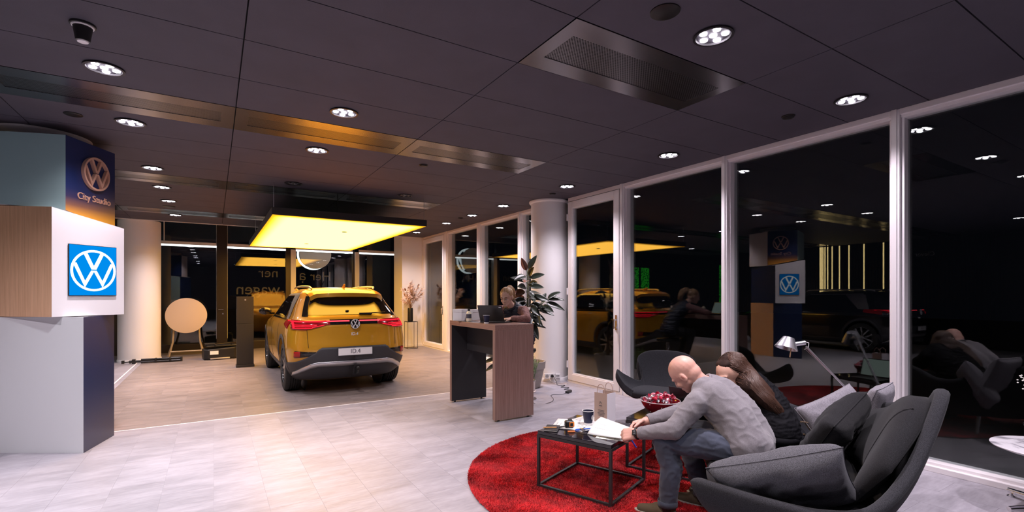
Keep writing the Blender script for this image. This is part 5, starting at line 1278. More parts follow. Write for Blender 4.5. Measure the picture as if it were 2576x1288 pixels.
for k in range(4):
    a = PI/4+k*PI/2; MB().tube([(0, .04, .05), (.16*math.cos(a), .04+.16*math.sin(a), .035), (.33*math.cos(a), .04+.33*math.sin(a), .012)], [.022, .018, .012], 8).build('star_leg', M_CHROME, ch, smooth=60)

# ================================================================== reading lamp behind the sofa
lm = thing('reading_lamp', 'silver articulated reading lamp with conical shade behind the sofa', 'lamp', (4.74, 2.02, 0))
LO = lm.location
def lp_(p): return Vector(p)-LO
MB().lathe([(.11, 0), (.11, .012), (.10, .018), (.001, .02)], 40).build('base', M_SILVER, lm, smooth=40)
MB().cyl((0, 0, .018), lp_((4.74, 2.02, .33)), .010, n=12).build('pole', M_SILVER, lm, smooth=60)
E0, E1 = Vector((4.82, 2.085, .585)), Vector((4.605, 2.345, .975))
MB().cyl(lp_((4.74, 2.02, .33)), lp_(E0), .009, n=12).build('lower_arm', M_SILVER, lm, smooth=60)
MB().cyl(lp_(E0)+Vector((0, 0, -.012)), lp_(E0)+Vector((0, 0, .012)), .018, n=16).build('elbow', M_SILVER, lm, smooth=40)
MB().cyl(lp_(E0), lp_(E1), .009, n=12).build('upper_arm', M_SILVER, lm, smooth=60)
off = Vector((.018, .012, .0)); MB().cyl(lp_(E0)+off, lp_(E1)+off*1.1-Vector((0, 0, .03)), .0015, n=6).build('tension_wire', M_SILVER, lm)
hd = Vector((4.575, 2.385, .995)); axd = Vector((-.72, .30, -.50)).normalized()     # shade axis, tilted to the left
b = MB(); b.cyl(lp_(hd)-axd*.055*0+Vector((.035, -.03, .012)), lp_(hd)+Vector((-.06, .05, -.01)), .021, n=16); b.build('joint', M_SILVER, lm, smooth=50)
ms = frame_m((0, 0, 0), axd.orthogonal(), axd.cross(axd.orthogonal()))
qz = axd.to_track_quat('Z', 'Y').to_matrix()
sc_ = lp_(hd)+Vector((-.085, .065, .008))
qd = Vector((-.34, .06, -.94)).normalized().to_track_quat('Z', 'Y').to_matrix()
MB().lathe([(.001, -.052), (.046, -.052), (.048, -.05), (.098, .052), (.0965, .053), (.045, -.046), (.001, -.046)], 40, sc_, qd, cap=False).build('shade', M_SILVER, lm, smooth=50)
MB().cyl(sc_+qd @ Vector((.05, 0, .04)), sc_+qd @ Vector((.06, 0, .13)), .004, .006, 10).build('handle_pin', mat('pin_wood', (.45, .28, .15), .5), lm)
MB().tube([lp_(hd)+Vector(v) for v in ((.035, -.03, .02), (.06, -.05, .01), (.055, -.05, -.03), (.03, -.025, -.05))], .003, 6).build('cord', M_WHITE, lm, smooth=60)

# ================================================================== marble table at the right edge
t = thing('marble_table', 'round white marble pedestal table on chrome star base at the right edge', 'table', (4.705, .815, 0), .12)
def marble():
    m = bpy.data.materials.new('white_marble'); m.use_nodes = True; nt = m.node_tree; N = nt.nodes; L = nt.links; p = N['Principled BSDF']; p.inputs['Roughness'].default_value = .2
    tc = N.new('ShaderNodeTexCoord'); n = N.new('ShaderNodeTexNoise'); n.inputs['Scale'].default_value = 4; n.inputs['Detail'].default_value = 8; n.inputs['Distortion'].default_value = 1.6; L.new(tc.outputs['Object'], n.inputs[0])
    r = N.new('ShaderNodeValToRGB'); r.color_ramp.elements[0].position = .36; r.color_ramp.elements[1].position = .5; r.color_ramp.elements[0].color = (.28, .27, .30, 1); r.color_ramp.elements[1].color = (.66, .64, .68, 1); L.new(n.outputs[0], r.inputs[0]); L.new(r.outputs[0], p.inputs['Base Color']); return m
MB().lathe([(.001, .405), (.27, .405), (.318, .424), (.32, .430), (.318, .432), (.001, .432)], 72).build('table_top', marble(), t, smooth=25)
MB().cyl((0, 0, .04), (0, 0, .405), .025, n=20).build('column', M_CHROME, t, smooth=50)
for k in range(4):
    a = PI/4+k*PI/2+.1; c, s = math.cos(a), math.sin(a)
    MB().tube([(.02*c, .02*s, .06), (.2*c, .2*s, .05), (.315*c, .315*s, .042)], [.024, .02, .017], 10).build('star_leg', M_CHROME, t, smooth=60)
    MB().lathe([(.001, 0), (.022, 0), (.024, .006), (.012, .014), (.010, .034)], 16, (.30*c, .30*s, 0), cap=False).build('glide', M_CHROME, t, smooth=50)
t = thing('flower_vase', 'vase of tiny white flowers on the marble table', 'vase', (4.76, .79, .432))
MB().lathe([(.035, .0), (.05, .03), (.052, .08), (.022, .17), (.026, .19), (.02, .188), (.001, .16)], 28, cap=False).build('vase', mat('grey_glaze', (.25, .25, .27), .25), t, smooth=50)
b = MB(); f = MB(); rr = random.Random(2)
for k in range(34):
    a = rr.uniform(0, 2*PI); q = rr.uniform(.05, .24); e = Vector((q*math.cos(a), q*math.sin(a), rr.uniform(.30, .46)))
    b.tube([(0, 0, .17), e*.5+Vector((0, 0, .1)), e], .0012, 4)
    for j in range(9):
        p = e+Vector((rr.gauss(0, .022), rr.gauss(0, .022), rr.gauss(0, .018))); f.ell(p, (.0062, .0062, .005), None, 6, 4)
tag(b.build('flower_stems', M_VEIN, t), kind='stuff'); tag(f.build('blossoms', mat('white_petal', (.8, .8, .74), .6), t), kind='stuff')
# ================================================================== people
def blob(parts, voxel=.008, smooth=6, wrinkle=None, name='body'):
    """closed shapes -> one continuous skin; parts: ('c', p0, r0, p1, r1) tapered limbs, ('e', c, radii, rot)"""
    b = MB()
    for p in parts:
        if p[0] == 'c':
            _, p0, r0, p1, r1 = p; p0, p1 = Vector(p0), Vector(p1)
            d = p1-p0; L2 = d.length; q = d.to_track_quat('Z', 'Y').to_matrix(); prof = []
            for k in range(6): a = -PI/2+k*PI/2/5*.999+.0005; prof.append((r0*math.cos(a), r0*math.sin(a)))
            for k in range(6): a = k*PI/2/5*.999; prof.append((max(.0004, r1*math.cos(a)), L2+r1*math.sin(a)))
            prof[0] = (.0004, -r0); b.lathe(prof, 14, p0, q)
        else: b.ell(p[1], p[2], p[3] if len(p) > 3 else None, 20, 14)
    me = b.mesh(name); clean(me)
    me = baked(me, [('REMESH', dict(mode='VOXEL', voxel_size=voxel)), ('SMOOTH', dict(factor=.5, iterations=smooth))])
    if wrinkle:
        amp, sc, st, seed = wrinkle; n = len(me.vertices); nr = np.zeros(n*3); me.vertices.foreach_get('normal', nr); nr = nr.reshape(-1, 3); co = np.zeros(n*3); me.vertices.foreach_get('co', co); co = co.reshape(-1, 3)
        of = Vector((seed, seed*2.3, seed*.7))
        for i in range(n):
            p = Vector((co[i, 0]*sc*st[0], co[i, 1]*sc*st[1], co[i, 2]*sc*st[2]))+of
            w_ = mnoise.noise(p); w2 = 1-abs(mnoise.noise(p*1.7+of))*2
            co[i] += nr[i]*(amp*(.6*w_+.7*max(0, w2)**3-.15))
        me.vertices.foreach_set('co', co.ravel()); me.update()
    me.shade_smooth(); return me
def chain(pts, rs): return [('c', pts[i], rs[i], pts[i+1], rs[i+1]) for i in range(len(pts)-1)]
def axes(F, Uh):
    F = Vector(F).normalized(); U = Vector(Uh); U = (U-F*U.dot(F)).normalized(); return F.cross(U), F, U
def head_parts(c, F, U, s=1.0, female=False):
    R, F, U = axes(F, U); c = Vector(c); m = Matrix((R, F, U)).transposed()
    P = lambda r, f, u: c+(R*r+F*f+U*u)*s
    k = .93 if female else 1
    o = [('e', P(0, -.012, .030), (.077*s, .098*s, .088*s), m), ('e', P(0, .030, -.040), (.058*s*k, .060*s, .072*s), m), ('e', P(0, -.035, -.02), (.066*s, .066*s, .068*s), m)]
    for q in (-1, 1):
        o += [('c', P(q*.052*k, .0, -.050), .020*s, P(q*.012, .068, -.094), .016*s), ('e', P(q*.036*k, .062, -.028), (.024*s, .022*s, .024*s), m),
              ('e', P(q*.079, -.012, -.006), (.010*s, .020*s, .033*s), m), ('c', P(q*.012, .089, .022), .010*s, P(q*.042, .074, .022), .010*s)]
    o += [('c', P(0, .086, .016), .008*s, P(0, .106, -.026), .0125*s), ('c', P(-.010, .098, -.030), .008*s, P(.010, .098, -.030), .008*s), ('c', P(-.016, .088, -.060), .0085*s, P(.016, .088, -.060), .0085*s), ('c', P(-.012, .076, -.090), .016*s, P(.012, .076, -.090), .016*s),
          ('c', P(-.014, .086, -.070), .008*s, P(.014, .086, -.070), .008*s)]
    return o, P, m
def hand_parts(w, D, N, side, curl=(.5, .7, .5), spread=.10, s=1.0, thumb=(.75, .6, .25)):
    """w wrist, D towards the fingers, N out of the palm, side +1 when the thumb is on D x N"""
    D = Vector(D).normalized(); N = Vector(N); N = (N-D*N.dot(D)).normalized(); T = D.cross(N)*side; w = Vector(w)
    o = [('c', w-D*.02, .024*s, w+D*.018*s, .023*s)]
    for q in (-.030, -.010, .010, .029): o.append(('c', w+D*.022*s+T*q*.72*s, .0155*s, w+D*.086*s+T*q*s, .0128*s))
    o.append(('c', w+D*.03*s-T*.02*s+N*.006, .015*s, w+D*.06*s-T*.026*s+N*.006, .012*s))
    for i, (q, ls, k) in enumerate(((.030, (.040, .025, .020), .0), (.010, (.045, .029, .021), .06), (-.010, (.041, .027, .021), .14), (-.029, (.032, .020, .018), .24))):
        p = w+D*(.088-.004*abs(i-1))*s+T*q*s; a = 0; rr_ = .0092*s; fan = T*(spread*(1.5-i)/1.5)
        for j, l in enumerate(ls):
            a += curl[j]+k*.5; d = (D*math.cos(a)+N*math.sin(a)+fan*math.cos(a)).normalized(); p2 = p+d*l*s
            o.append(('c', p, rr_, p2, rr_*.90)); p = p2; rr_ *= .90
    p = w+D*.022*s+T*.024*s; d = (D*thumb[0]+T*thumb[1]+N*thumb[2]).normalized(); p2 = p+d*.042*s; o.append(('c', p, .0135*s, p2, .0112*s))
    d = (D*(thumb[0]+.35)+T*(thumb[1]-.35)+N*(thumb[2]+.1)).normalized(); p3 = p2+d*.032*s; o.append(('c', p2, .0108*s, p3, .0098*s)); o.append(('c', p3, .0098*s, p3+d*.020*s, .0078*s))
    return o
def skin_mat(name, c, bl=.25):
    m = mat(name, c, .48, var=(9, .10), bump=(140, .05)); p = m.node_tree.nodes['Principled BSDF']; p.inputs['Subsurface Weight'].default_value = .12; p.inputs['Subsurface Radius'].default_value = (.012, .005, .003); return m
M_SK1 = skin_mat('fair_ruddy_skin', (.60, .335, .275)); M_SK2 = skin_mat('fair_skin', (.60, .36, .28))
M_GREYS = mat('grey_knit', (.175, .165, .185), .9, bump=(420, .25), var=(160, .16), sheen=.2)
def denim():
    m = mat('blue_denim', (.036, .046, .076), .85, bump=(500, .2), var=(6, .35), sheen=.2); return m
M_DEN = denim(); M_JACK = mat('black_jacket', (.006, .006, .008), .75, bump=(60, .2), spec=.08); M_VEST = mat('navy_vest', (.010, .013, .028), .55, bump=(90, .3)); M_BLOUSE = mat('brown_blouse', (.23, .11, .095), .85, var=(60, .45), bump=(200, .2))
M_SHOE = mat('olive_suede', (.10, .075, .045), .9); M_SOLE = mat('pale_sole', (.45, .42, .38), .7); M_HB = mat('brown_hair', (.026, .013, .010), .75, spec=.2, var=(40, .5, (1, 1, .15))); M_HBL = mat('blond_hair', (.38, .22, .11), .45, var=(40, .4)); M_DKT = mat('dark_trousers', (.015, .015, .018), .8)
def part(name, me, m, par, label=None):
    me.materials.clear(); me.materials.append(m); o = new_obj(name, me, par)
    if label: o['label'] = label
    return o
def person(label, me, m):
    me.materials.clear(); me.materials.append(m); o = new_obj('person', me); return tag(o, label, 'person')
def torso(pts, a, r, w):
    o = []
    for s in (-1, 1):
        P = [Vector(p)+Vector(a)*s*w[i] for i, p in enumerate(pts)]; o += chain(P, r)
    return o
def shoe(par, heel, toe, m, sole):
    h, t_ = Vector(heel), Vector(toe); d = (t_-h); d.z = 0; d.normalize(); h = Vector((h.x, h.y, 0))-d*.055; L2 = .275
    me = blob([('c', h+d*.04+Vector((0, 0, .05)), .040, h+d*.12+Vector((0, 0, .052)), .042), ('c', h+d*.10+Vector((0, 0, .045)), .042, h+d*.225+Vector((0, 0, .034)), .030), ('c', h+d*.04+Vector((0, 0, .05)), .040, h+d*.05+Vector((0, 0, .105)), .042)], .008, 5)
    s_ = part('shoe', me, m, par)
    n = Vector((-d.y, d.x, 0)); b = MB(); pts = []
    for k in range(24):
        a = 2*PI*k/24; q = h+d*(.13+.140*math.cos(a))+n*(.043*math.sin(a)*(1+.15*math.cos(a))); pts.append((q.x, q.y))
    b.prism(pts, .002, .024); b.build('shoe_sole', sole, s_)
    return s_
def strands(par, name, m, roots, r0=.003, free=0):
    """joined fine locks, roots = list of polylines"""
    b = MB(); me = par.data; tr = BVHTree.FromPolygons([v.co for v in me.vertices], [tuple(p.vertices) for p in me.polygons])
    def lay(p):
        l, n_, i_, d_ = tr.find_nearest(p); return l+n_*(r0*.7) if l is not None and d_ < .09 else p
    for pth in roots:
        n = len(pth); k0 = n-free; pth = [lay(p) if i < k0 else p for i, p in enumerate(pth)]
        b.tube(pth, [r0*(1-.7*i/(n-1)) for i in range(n)], 5)
    return tag(b.build(name, m, par, smooth=180), kind='stuff')

# ---------------------------------------------------------------- seated bald man
def man():
    z_ = .508
    hipL, hipR = Vector((2.765, 1.735, .50)), Vector((2.915, 1.822, .50)); kL, kR = Vector((2.485, 2.150, z_)), Vector((2.785, 2.225, z_)); aL, aR = Vector((2.498, 2.130, .10)), Vector((2.83, 2.115, .10))
    tL, tR = Vector((2.385, 2.33, .03)), Vector((2.755, 2.31, .03))
    sp = [Vector((2.835, 1.785, .53)), Vector((2.835, 1.875, .68)), Vector((2.80, 1.985, .785)), Vector((2.79, 2.03, .815))]
    c7 = Vector((2.775, 2.05, .855)); sL, sR = Vector((2.605, 1.985, .765)), Vector((2.97, 2.07, .735)); eL, eR = Vector((2.462, 2.055, .595)), Vector((2.87, 2.33, .60)); wL, wR = Vector((2.388, 2.285, .528)), Vector((2.625, 2.435, .545))
    hc = Vector((2.692, 2.150, .918)); F, U = Vector((-.08, .68, -.68)), Vector((-.42, .30, 1))
    a = Vector((.93, .36, 0)).normalized()
    hp, P, m = head_parts(hc, F, U, 1.02)
    base = torso(sp, a, [.118, .110, .100, .085], [.075, .075, .085, .07]) + [('c', c7, .058, sp[2]+a*.0, .075), ('c', sp[3]+Vector((0, 0, .005)), .060, sL, .060), ('c', sp[3], .060, sR, .060)]
    neck = [('c', c7-Vector((0, 0, .02)), .060, P(0, -.03, -.055), .056)]
    arms = chain([sL, eL, wL], [.056, .046, .030])+chain([sR, eR, wR], [.056, .046, .030])
    legs = chain([hipL, (hipL+kL)/2+Vector((0, 0, .01)), kL, (kL+aL)/2+Vector((.02, -.03, .03)), aL], [.092, .082, .062, .056, .040])+chain([hipR, (hipR+kR)/2, kR, (kR+aR)/2, aR], [.092, .082, .062, .056, .040])
    dz = Vector((0, 0, .045)); feet = [('c', aL-dz, .030, aL.lerp(tL, .62)-Vector((0, 0, .012)), .022), ('c', aR-dz, .030, aR.lerp(tR, .62)-Vector((0, 0, .012)), .022), ('c', aL-dz, .034, aL, .036), ('c', aR-dz, .034, aR, .036)]
    hL = hand_parts(wL, (-.42, .86, -.22), (.75, .30, -.55), -1, (.75, .85, .55), .05, 1.08, (.85, .45, .45))
    hR = hand_parts(wR, (-.86, .42, -.25), (-.25, -.62, -.70), 1, (.55, .75, .5), .05, 1.05, (.85, .45, .45))
    body = blob(hp+neck+base+arms+legs+feet+hL+hR, .0058, 4)
    man_ = person('bald person in grey sweater and blue jeans bent over the papers on the sofa', body, M_SK1)
    inf = lambda L2, d: [('c', p[1], p[2]+d, p[3], p[4]+d) for p in L2 if p[0] == 'c']
    top = inf(torso(sp, a, [.122, .112, .102, .085], [.08, .078, .088, .07]), .016)+[('c', c7-Vector((0, 0, .012)), .062, sp[2], .094), ('c', sp[3]+Vector((0, 0, .005)), .072, sL, .074), ('c', sp[3], .072, sR, .074), ('c', hipL+Vector((.02, -.01, .02)), .118, hipR+Vector((.02, -.01, .02)), .118)]
    slv = chain([sL, eL, wL-(wL-eL).normalized()*.062], [.073, .062, .045])+chain([sR, eR, wR-(wR-eR).normalized()*.062], [.073, .062, .045])
    sw = blob(top+slv, .0085, 6, (.0065, 8, (1, 1, 1.6), 1.3)); part('sweater', sw, M_GREYS, man_)
    for (w_, e_) in ((wL, eL), (wR, eR)):
        d = (w_-e_).normalized(); q = w_-d*.028; MB().tube([q-d*.02, q, q+d*.012], [.046, .043, .040], 16).build('sleeve_cuff', M_GREYS, man_, smooth=60)
    jn = blob(inf(legs, .014)+[('c', hipL, .108, hipR, .108)], .009, 6, (.009, 10, (1, 1, 1.4), 4.1)); part('jeans', jn, M_DEN, man_)
    for (k, an) in ((kL, aL), (kR, aR)): MB().cyl(an-Vector((0, 0, .015)), an+Vector((0, 0, .02)), .062, .060, 16, cap=False).build('trouser_hem', M_DEN, man_, smooth=60, solid=.004)
    for an in (aL, aR): MB().cyl((an.x, an.y, .05), (an.x, an.y, .19), .046, .050, 14, cap=False).build('sock', M_BLACK, man_, smooth=60)
    shoe(man_, aL, tL, M_SHOE, M_SOLE); shoe(man_, aR, tR, M_SHOE, M_SOLE)
    # watch on the left wrist
    d = (wL-eL).normalized(); q = wL+d*.004; o = (Vector((-.75, -.45, .45))); o = (o-d*o.dot(d)).normalized(); s_ = d.cross(o)
    wt = MB().tube([q+(o*math.cos(t)+s_*math.sin(t))*.034 for t in np.linspace(0, 2*PI, 24)], .007, 6).build('watch_strap', M_BLACK, man_, smooth=60)
    fm = frame_m(q+o*.036, d, s_); b = MB(); b.box((0, 0, 0), (.030, .036, .010)); b.v = [tuple(fm @ Vector(v)) for v in b.v]; b.build('watch_case', M_BLACK, wt, bevel=.003)
    b = MB(); [b.box((x, y, sz*.0055), (.004, .008, .0005)) for x in (-.006, .004) for y in (-.007, .007) for sz in (-1, 1)]; b.v = [tuple(fm @ Vector(v)) for v in b.v]; b.build('watch_digits', M_SILVER, wt)
    # crew-neck collar and stubble cap round the back of the head
    nd = (P(0, -.03, -.055)-c7).normalized(); q = c7+nd*.012; u1 = nd.orthogonal().normalized(); u2 = nd.cross(u1)
    MB().tube([q+(u1*math.cos(t)+u2*math.sin(t))*.066 for t in np.linspace(0, 2*PI, 28)], .009, 8).build('collar', M_GREYS, man_, smooth=60)
    for s in (-1, 1): MB().ell(P(s*.085, -.014, -.004), (.0045, .011, .018), m, 10, 8).build('inner_ear', mat('ear_shade', (.42, .17, .14), .6), man_, smooth=60)
    t = thing('blue_pen', 'blue pen held between the fingers of the bald man', 'pen', (2.405, 2.37, .475)); d = Vector((.55, -.12, -.80)).normalized()
    MB().cyl(-d*.05, d*.085, .0045, n=10).build('barrel', M_BLUE, t, smooth=50); MB().cyl(d*.085, d*.10, .0045, .001, 10).build('tip', M_CHROME, t)
man()

# ---------------------------------------------------------------- long-haired woman beside him
def woman():
    hipL, hipR = Vector((3.215, 1.815, .50)), Vector((3.36, 1.90, .50)); kL, kR = Vector((2.995, 2.185, .50)), Vector((3.175, 2.225, .50)); aL, aR = Vector((3.02, 2.13, .10)), Vector((3.22, 2.17, .10)); tL, tR = Vector((2.94, 2.31, .03)), Vector((3.14, 2.335, .03))
    sp = [Vector((3.29, 1.86, .53)), Vector((3.31, 1.95, .66)), Vector((3.285, 2.04, .765)), Vector((3.27, 2.075, .80))]; c7 = Vector((3.262, 2.10, .835)); sL, sR = Vector((3.14, 1.945, .695)), Vector((3.41, 2.15, .76))
    eL, eR = Vector((3.01, 2.12, .565)), Vector((3.26, 2.35, .575)); wL, wR = Vector((2.86, 2.27, .54)), Vector((3.04, 2.46, .545)); hc = Vector((3.125, 2.105, .878)); F, U = Vector((-.86, .17, -.36)), Vector((-.36, .16, .90)); a = Vector((.87, .49, 0))
    hp, P, m = head_parts(hc, F, U, 1.08, True)
    base = torso(sp, a, [.112, .10, .092, .078], [.07, .062, .07, .06])+[('c', c7, .05, sp[2], .07), ('c', sp[3], .055, sL, .052), ('c', sp[3], .055, sR, .052)]
    neck = [('c', c7-Vector((0, 0, .02)), .05, P(0, -.03, -.055), .048)]; arms = chain([sL, eL, wL], [.048, .04, .026])+chain([sR, eR, wR], [.048, .04, .026])
    legs = chain([hipL, kL, aL], [.09, .058, .036])+chain([hipR, kR, aR], [.09, .058, .036]); feet = [('c', aL-Vector((0, 0, .05)), .030, aL.lerp(tL, .6)-Vector((0, 0, .012)), .020), ('c', aR-Vector((0, 0, .05)), .030, aR.lerp(tR, .6)-Vector((0, 0, .012)), .020), ('c', aL, .034, aL-Vector((0, 0, .05)), .032), ('c', aR, .034, aR-Vector((0, 0, .05)), .032)]
    hands = hand_parts(wL, (-.75, .6, -.2), (.2, -.3, -.9), -1, s=.92)+hand_parts(wR, (-.85, .45, -.2), (0, 0, -1), 1, s=.92)
    w_ = person('dark-haired person in black bomber jacket leaning in beside the bald man', blob(hp+neck+base+arms+legs+feet+hands, .0065, 4), M_SK2)
    inf = lambda L2, d: [('c', p[1], p[2]+d, p[3], p[4]+d) for p in L2 if p[0] == 'c']
    jk = blob(inf(torso(sp, a, [.118, .112, .100, .082], [.085, .075, .08, .06]), .022)+[('c', c7-Vector((0, 0, .01)), .06, sp[2], .10), ('c', sp[3], .078, sL, .076), ('c', sp[3], .078, sR, .076)]+chain([sL, eL, wL], [.078, .068, .045])+chain([sR, eR, wR], [.078, .068, .045]), .0085, 5, (.011, 10, (.8, .8, 2.4), 7.7)); part('bomber_jacket', jk, M_JACK, w_)
    q = sp[0]+Vector((.0, -.0, -.03)); e1, e2 = a, Vector((-.49, .87, 0)); hem = [q+e1*.215*math.cos(t)+e2*.145*math.sin(t) for t in np.linspace(0, 2*PI, 40)]
    MB().tube(hem, .028, 8).build('jacket_hem', M_JACK, w_, smooth=60)
    M_GOLD = mat('brass_zip', (.55, .38, .20), .3, 1)
    for (y0, y1) in (((3.275, 1.700, .615), (3.39, 1.715, .590)), ((3.29, 1.690, .535), (3.36, 1.70, .50))): MB().tube([y0, y1], .005, 6).build('zip', M_GOLD, w_)
    part('trousers', blob(inf(legs, .013)+[('c', hipL, .115, hipR, .115)], .010, 6, (.006, 10, (1, 1, 1), 3)), M_DKT, w_)
    shoe(w_, aL, tL, M_BLACK, M_SOLE); shoe(w_, aR, tR, M_BLACK, M_SOLE)
    # hair: cap + mane down the back, coloured dark as shade between the fine locks over it
    k_ = 1.08; MN = [(Vector((3.185, 1.985, .825)), .064, .074), (Vector((3.21, 1.905, .745)), .074, .058), (Vector((3.25, 1.845, .665)), .068, .048), (Vector((3.285, 1.81, .595)), .045, .022)]
    cap_ = [('e', P(0, -.044, .042), (.088*k_, .098*k_, .094*k_), m), ('e', P(0, .004, .086), (.068*k_, .056*k_, .030*k_), m)]
    for q in (-1, 1): cap_ += [('c', P(q*.050, .000, .070), .032, P(q*.074, -.045, -.01), .034), ('c', P(q*.074, -.035, -.01), .034, P(q*.072, -.05, -.11), .034), ('c', P(q*.05, -.06, .0), .05, P(q*.055, -.07, -.10), .05)]
    cap_ += [('c', P(-.02, -.065, -.01), .088, MN[0][0]-a*.02, .082), ('c', MN[0][0]-a*.02, .082, MN[1][0], .07)]
    for q in (-1, 0, 1): cap_ += chain([P(q*.045, -.06, -.03)]+[c_+a*q*wd_ for c_, wd_, r_ in MN], [.066]+[r_ for c_, wd_, r_ in MN])
    hair = part('hair', blob(cap_, .008, 8, (.005, 26, (1, 1, .4), 2.2)), M_HB, w_)
    rr = random.Random(3); loc = []; oo = Vector((-.40, -.80, .45)).normalized(); ctr = P(0, -.040, .038)
    for k in range(800):
        q = rr.uniform(-1.45, 1.45); el = rr.uniform(.1, 1.45); an = rr.uniform(-2.4, 2.4)
        d0 = Vector((math.sin(an)*math.cos(el), math.cos(an)*math.cos(el)*-1, math.sin(el))); p0 = P(.091*d0.x, -.040+.100*d0.y, .042+.098*d0.z)
        an2 = max(-1.3, min(1.3, an*.55)); p1 = P(.097*math.sin(an2), -.03-.105*math.cos(an2), -.02+rr.gauss(0, .015)); mid = ctr+((p0+p1)/2-ctr).normalized()*.108
        pts = [p0, mid, p1]
        for c_, wd_, r_ in MN: s_ = max(-1, min(1, q/1.4)); ph = 1.35*s_**3; pts.append(c_+a*wd_*s_+(a*math.sin(ph)+oo*math.cos(ph))*(r_*1.05)+Vector((rr.gauss(0, .005), rr.gauss(0, .005), rr.gauss(0, .012))))
        pts.append(pts[-1]+Vector((.012, -.004, -.03-.05*rr.random()))); loc.append(pts[:3+rr.choice((3, 4, 4, 5, 5))])
    loc = [cab(p, 4) for p in loc]; strands(hair, 'hair_strands', mat('brown_hair_light', (.060, .028, .018), .38), loc, .0026, 3)
    for s in (-1, 1):
        e_ = MB().ell(P(s*.031, .082, .004), (.0125, .010, .009), m, 12, 8).build('eye', mat('eye_white', (.7, .68, .66), .2), w_, smooth=60); MB().ell(P(s*.031, .090, .002), (.006, .004, .006), m, 10, 6).build('iris', M_INK, e_, smooth=60)
        MB().tube([P(s*.014, .098, .026), P(s*.032, .094, .031), P(s*.048, .078, .025)], .0032, 6).build('eyebrow', M_HB, w_, smooth=60)
    MB().tube([P(-.020, .090, -.063), P(0, .097, -.062), P(.020, .090, -.063)], .0045, 6).build('lips', mat('lips', (.45, .17, .15), .4), w_, smooth=60)
woman()

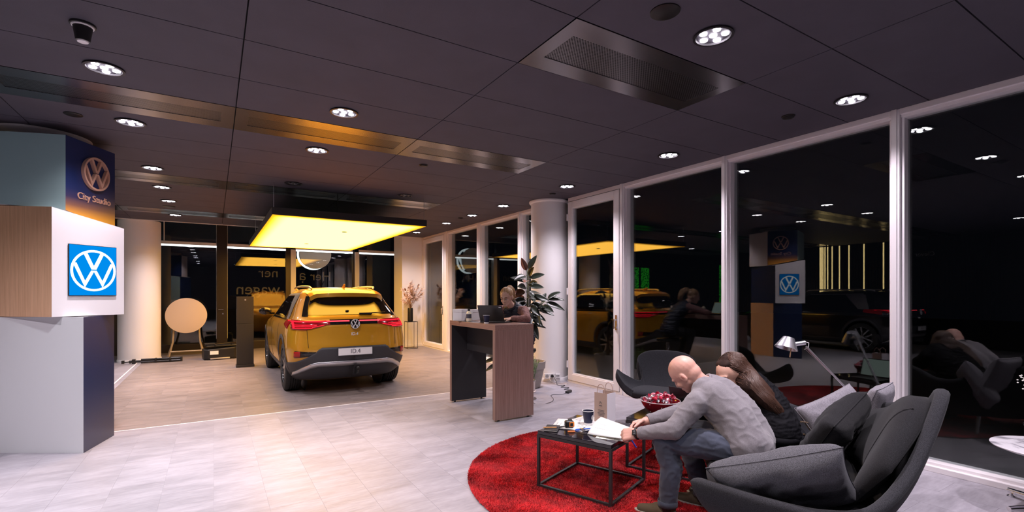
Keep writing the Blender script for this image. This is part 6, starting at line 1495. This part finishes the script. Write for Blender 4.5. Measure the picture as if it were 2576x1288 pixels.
# ---------------------------------------------------------------- employee at the bar table
def clerk():
    hc = Vector((3.245, 5.395, 1.412)); F, U = Vector((-.74, -.54, -.30)), Vector((-.25, -.17, .95))
    sp = [Vector((3.62, 5.60, .84)), Vector((3.57, 5.57, 1.02)), Vector((3.45, 5.505, 1.19)), Vector((3.41, 5.485, 1.235))]; c7 = Vector((3.365, 5.46, 1.30)); a = Vector((-.48, .87, 0)); sR, sL = c7+a*.195+Vector((.01, 0, -.055)), c7-a*.18+Vector((.01, 0, -.06))
    eL, wL = Vector((3.345, 5.05, 1.145)), Vector((3.17, 5.155, 1.145)); eR, wR = Vector((3.10, 5.72, 1.145)), Vector((3.10, 5.47, 1.145))
    hL_, hR_ = sp[0]-a*.085, sp[0]+a*.085; kL, kR = Vector((3.33, 5.36, .80)), Vector((3.25, 5.54, .80)); aL, aR = Vector((3.43, 5.42, .36)), Vector((3.35, 5.60, .36)); tL, tR = aL+Vector((-.13, -.08, -.07)), aR+Vector((-.13, -.08, -.07))
    hp, P, m = head_parts(hc, F, U, .98, True)
    base = torso(sp, a, [.105, .088, .088, .072], [.06, .045, .065, .06])+[('c', c7, .05, sp[2], .065), ('c', sp[3], .052, sL, .05), ('c', sp[3], .052, sR, .05)]
    arms = chain([sL, eL, wL], [.047, .040, .026])+chain([sR, eR, wR], [.047, .04, .026]); legs = chain([hL_, kL, aL], [.088, .058, .036])+chain([hR_, kR, aR], [.088, .058, .036]); feet = [('c', aL, .034, tL, .024), ('c', aR, .034, tR, .024)]
    hands = hand_parts(wL, (-.85, .25, -.05), (.05, .1, -1), 1, (.25, .45, .3), .12, .92)+hand_parts(wR, (-.45, -.85, -.08), (0, 0, -1), -1, (.3, .45, .3), .1, .92)
    c_ = person('blond person with ponytail and navy vest leaning over the laptop', blob(hp+[('c', c7-Vector((0, 0, .02)), .05, P(0, -.03, -.05), .046)]+base+arms+legs+feet+hands, .0062, 4), M_SK2)
    inf = lambda L2, d: [('c', p[1], p[2]+d, p[3], p[4]+d) for p in L2 if p[0] == 'c']
    part('blouse', blob(chain([sL, eL, wL-(wL-eL).normalized()*.02], [.056, .049, .036])+chain([sR, eR, wR-(wR-eR).normalized()*.02], [.056, .049, .036])+inf(base[:6], .008)+[('c', sp[3], .058, sL, .060), ('c', sp[3], .058, sR, .060)], .008, 5, (.008, 14, (1, 1, 1), 5)), M_BLOUSE, c_)
    vs = blob(inf(torso(sp, a, [.108, .094, .092, .076], [.065, .05, .068, .06]), .020)+[('c', sp[3], .070, sp[3]-a*.115, .068), ('c', sp[3], .070, sp[3]+a*.115, .068)], .008, 4, (.012, 10, (.3, .3, 4.5), 3)); part('quilted_vest', vs, M_VEST, c_)
    nd = (P(0, -.03, -.055)-c7).normalized(); q = c7+nd*.004; u1 = nd.orthogonal().normalized(); u2 = nd.cross(u1); MB().tube([q+(u1*math.cos(t)+u2*math.sin(t))*.068+Vector((0, 0, 0)) for t in np.linspace(0, 2*PI, 28)], .016, 8).build('vest_collar', M_VEST, c_, smooth=60)
    part('trousers', blob(inf(legs, .012)+[('c', hL_, .105, hR_, .105)], .010, 5), M_DKT, c_)
    for (an, tt) in ((aL, tL), (aR, tR)): part('shoe', blob([('c', an-Vector((0, 0, .035)), .045, tt, .032)], .009, 4), M_BLACK, c_)
    pt = [P(0, -.10, .06), P(0, -.155, .075), P(.0, -.200, .03), P(.0, -.215, -.05), P(.0, -.20, -.12)]
    hair = part('hair', blob([('e', P(0, -.026, .042), (.083, .096, .086), m), ('c', P(-.05, -.03, .02), .034, P(-.066, -.035, -.025), .022), ('c', P(.05, -.03, .02), .034, P(.066, -.035, -.025), .022)]+chain(pt, [.038, .042, .044, .038, .016]), .006, 4, (.004, 30, (1, 1, .6), 2)), M_HBL, c_)
    rr = random.Random(6); loc = []
    for k in range(90):
        an = rr.uniform(-2.2, 2.2); el = rr.uniform(.0, 1.3); p0 = P(.086*math.sin(an)*math.cos(el), -.026+.099*math.cos(an*.9)*math.cos(el)*.8, .042+.089*math.sin(el)); j = Vector((rr.gauss(0, .010), rr.gauss(0, .010), rr.gauss(0, .012)))
        p1 = p0.lerp(pt[0], .5); p1 = P(0, -.026, .03)+(p1-P(0, -.026, .03)).normalized()*.094; loc.append(cab([p0, p1, pt[0]+j*.5, pt[1]+j*1.8, pt[2]+j*2.3, pt[3]+j*2.4, pt[4]+j*2], 4))
    strands(hair, 'hair_strands', mat('blond_hair_light', (.50, .31, .16), .4), loc, .0026, 3)
    for s in (-1, 1):
        e_ = MB().ell(P(s*.031, .0815, .001), (.0105, .0095, .0062), m, 12, 8).build('eye', mat('eye_white', (.7, .68, .66), .2), c_, smooth=60); MB().ell(P(s*.031, .0895, .0), (.0058, .004, .0056), m, 10, 6).build('iris', M_INK, e_, smooth=60)
        MB().tube([P(s*.014, .098, .025), P(s*.032, .094, .030), P(s*.048, .079, .024)], .0028, 6).build('eyebrow', mat('fair_brow', (.20, .11, .06), .6), c_, smooth=60)
        MB().tube([P(s*.019, .0905, .009), P(s*.031, .0925, .0105), P(s*.044, .084, .007)], .0020, 5).build('eyelid', mat('eyelid', (.35, .17, .13), .5), c_, smooth=60)
    MB().tube([P(-.021, .089, -.064), P(0, .0975, -.062), P(.021, .089, -.064)], .0048, 6).build('lips', mat('lips', (.45, .17, .15), .4), c_, smooth=60)
    st = thing('bar_stool', 'dark bar stool under the blond person behind the bar table', 'stool', (3.64, 5.61, 0))
    MB().lathe([(.001, .65), (.17, .65), (.185, .67), (.18, .70), (.001, .705)], 32).build('seat', M_BLACK, st, smooth=40); MB().cyl((0, 0, .02), (0, 0, .66), .025, n=14).build('column', M_CHROME, st, smooth=50); MB().lathe([(.19, 0), (.19, .012), (.04, .03), (.001, .03)], 32).build('foot_plate', M_CHROME, st, smooth=40)
    MB().tube([(.17*math.cos(t), .17*math.sin(t), .26) for t in np.linspace(0, 2*PI, 24)], .010, 8).build('foot_ring', M_CHROME, st, smooth=60)
clerk()
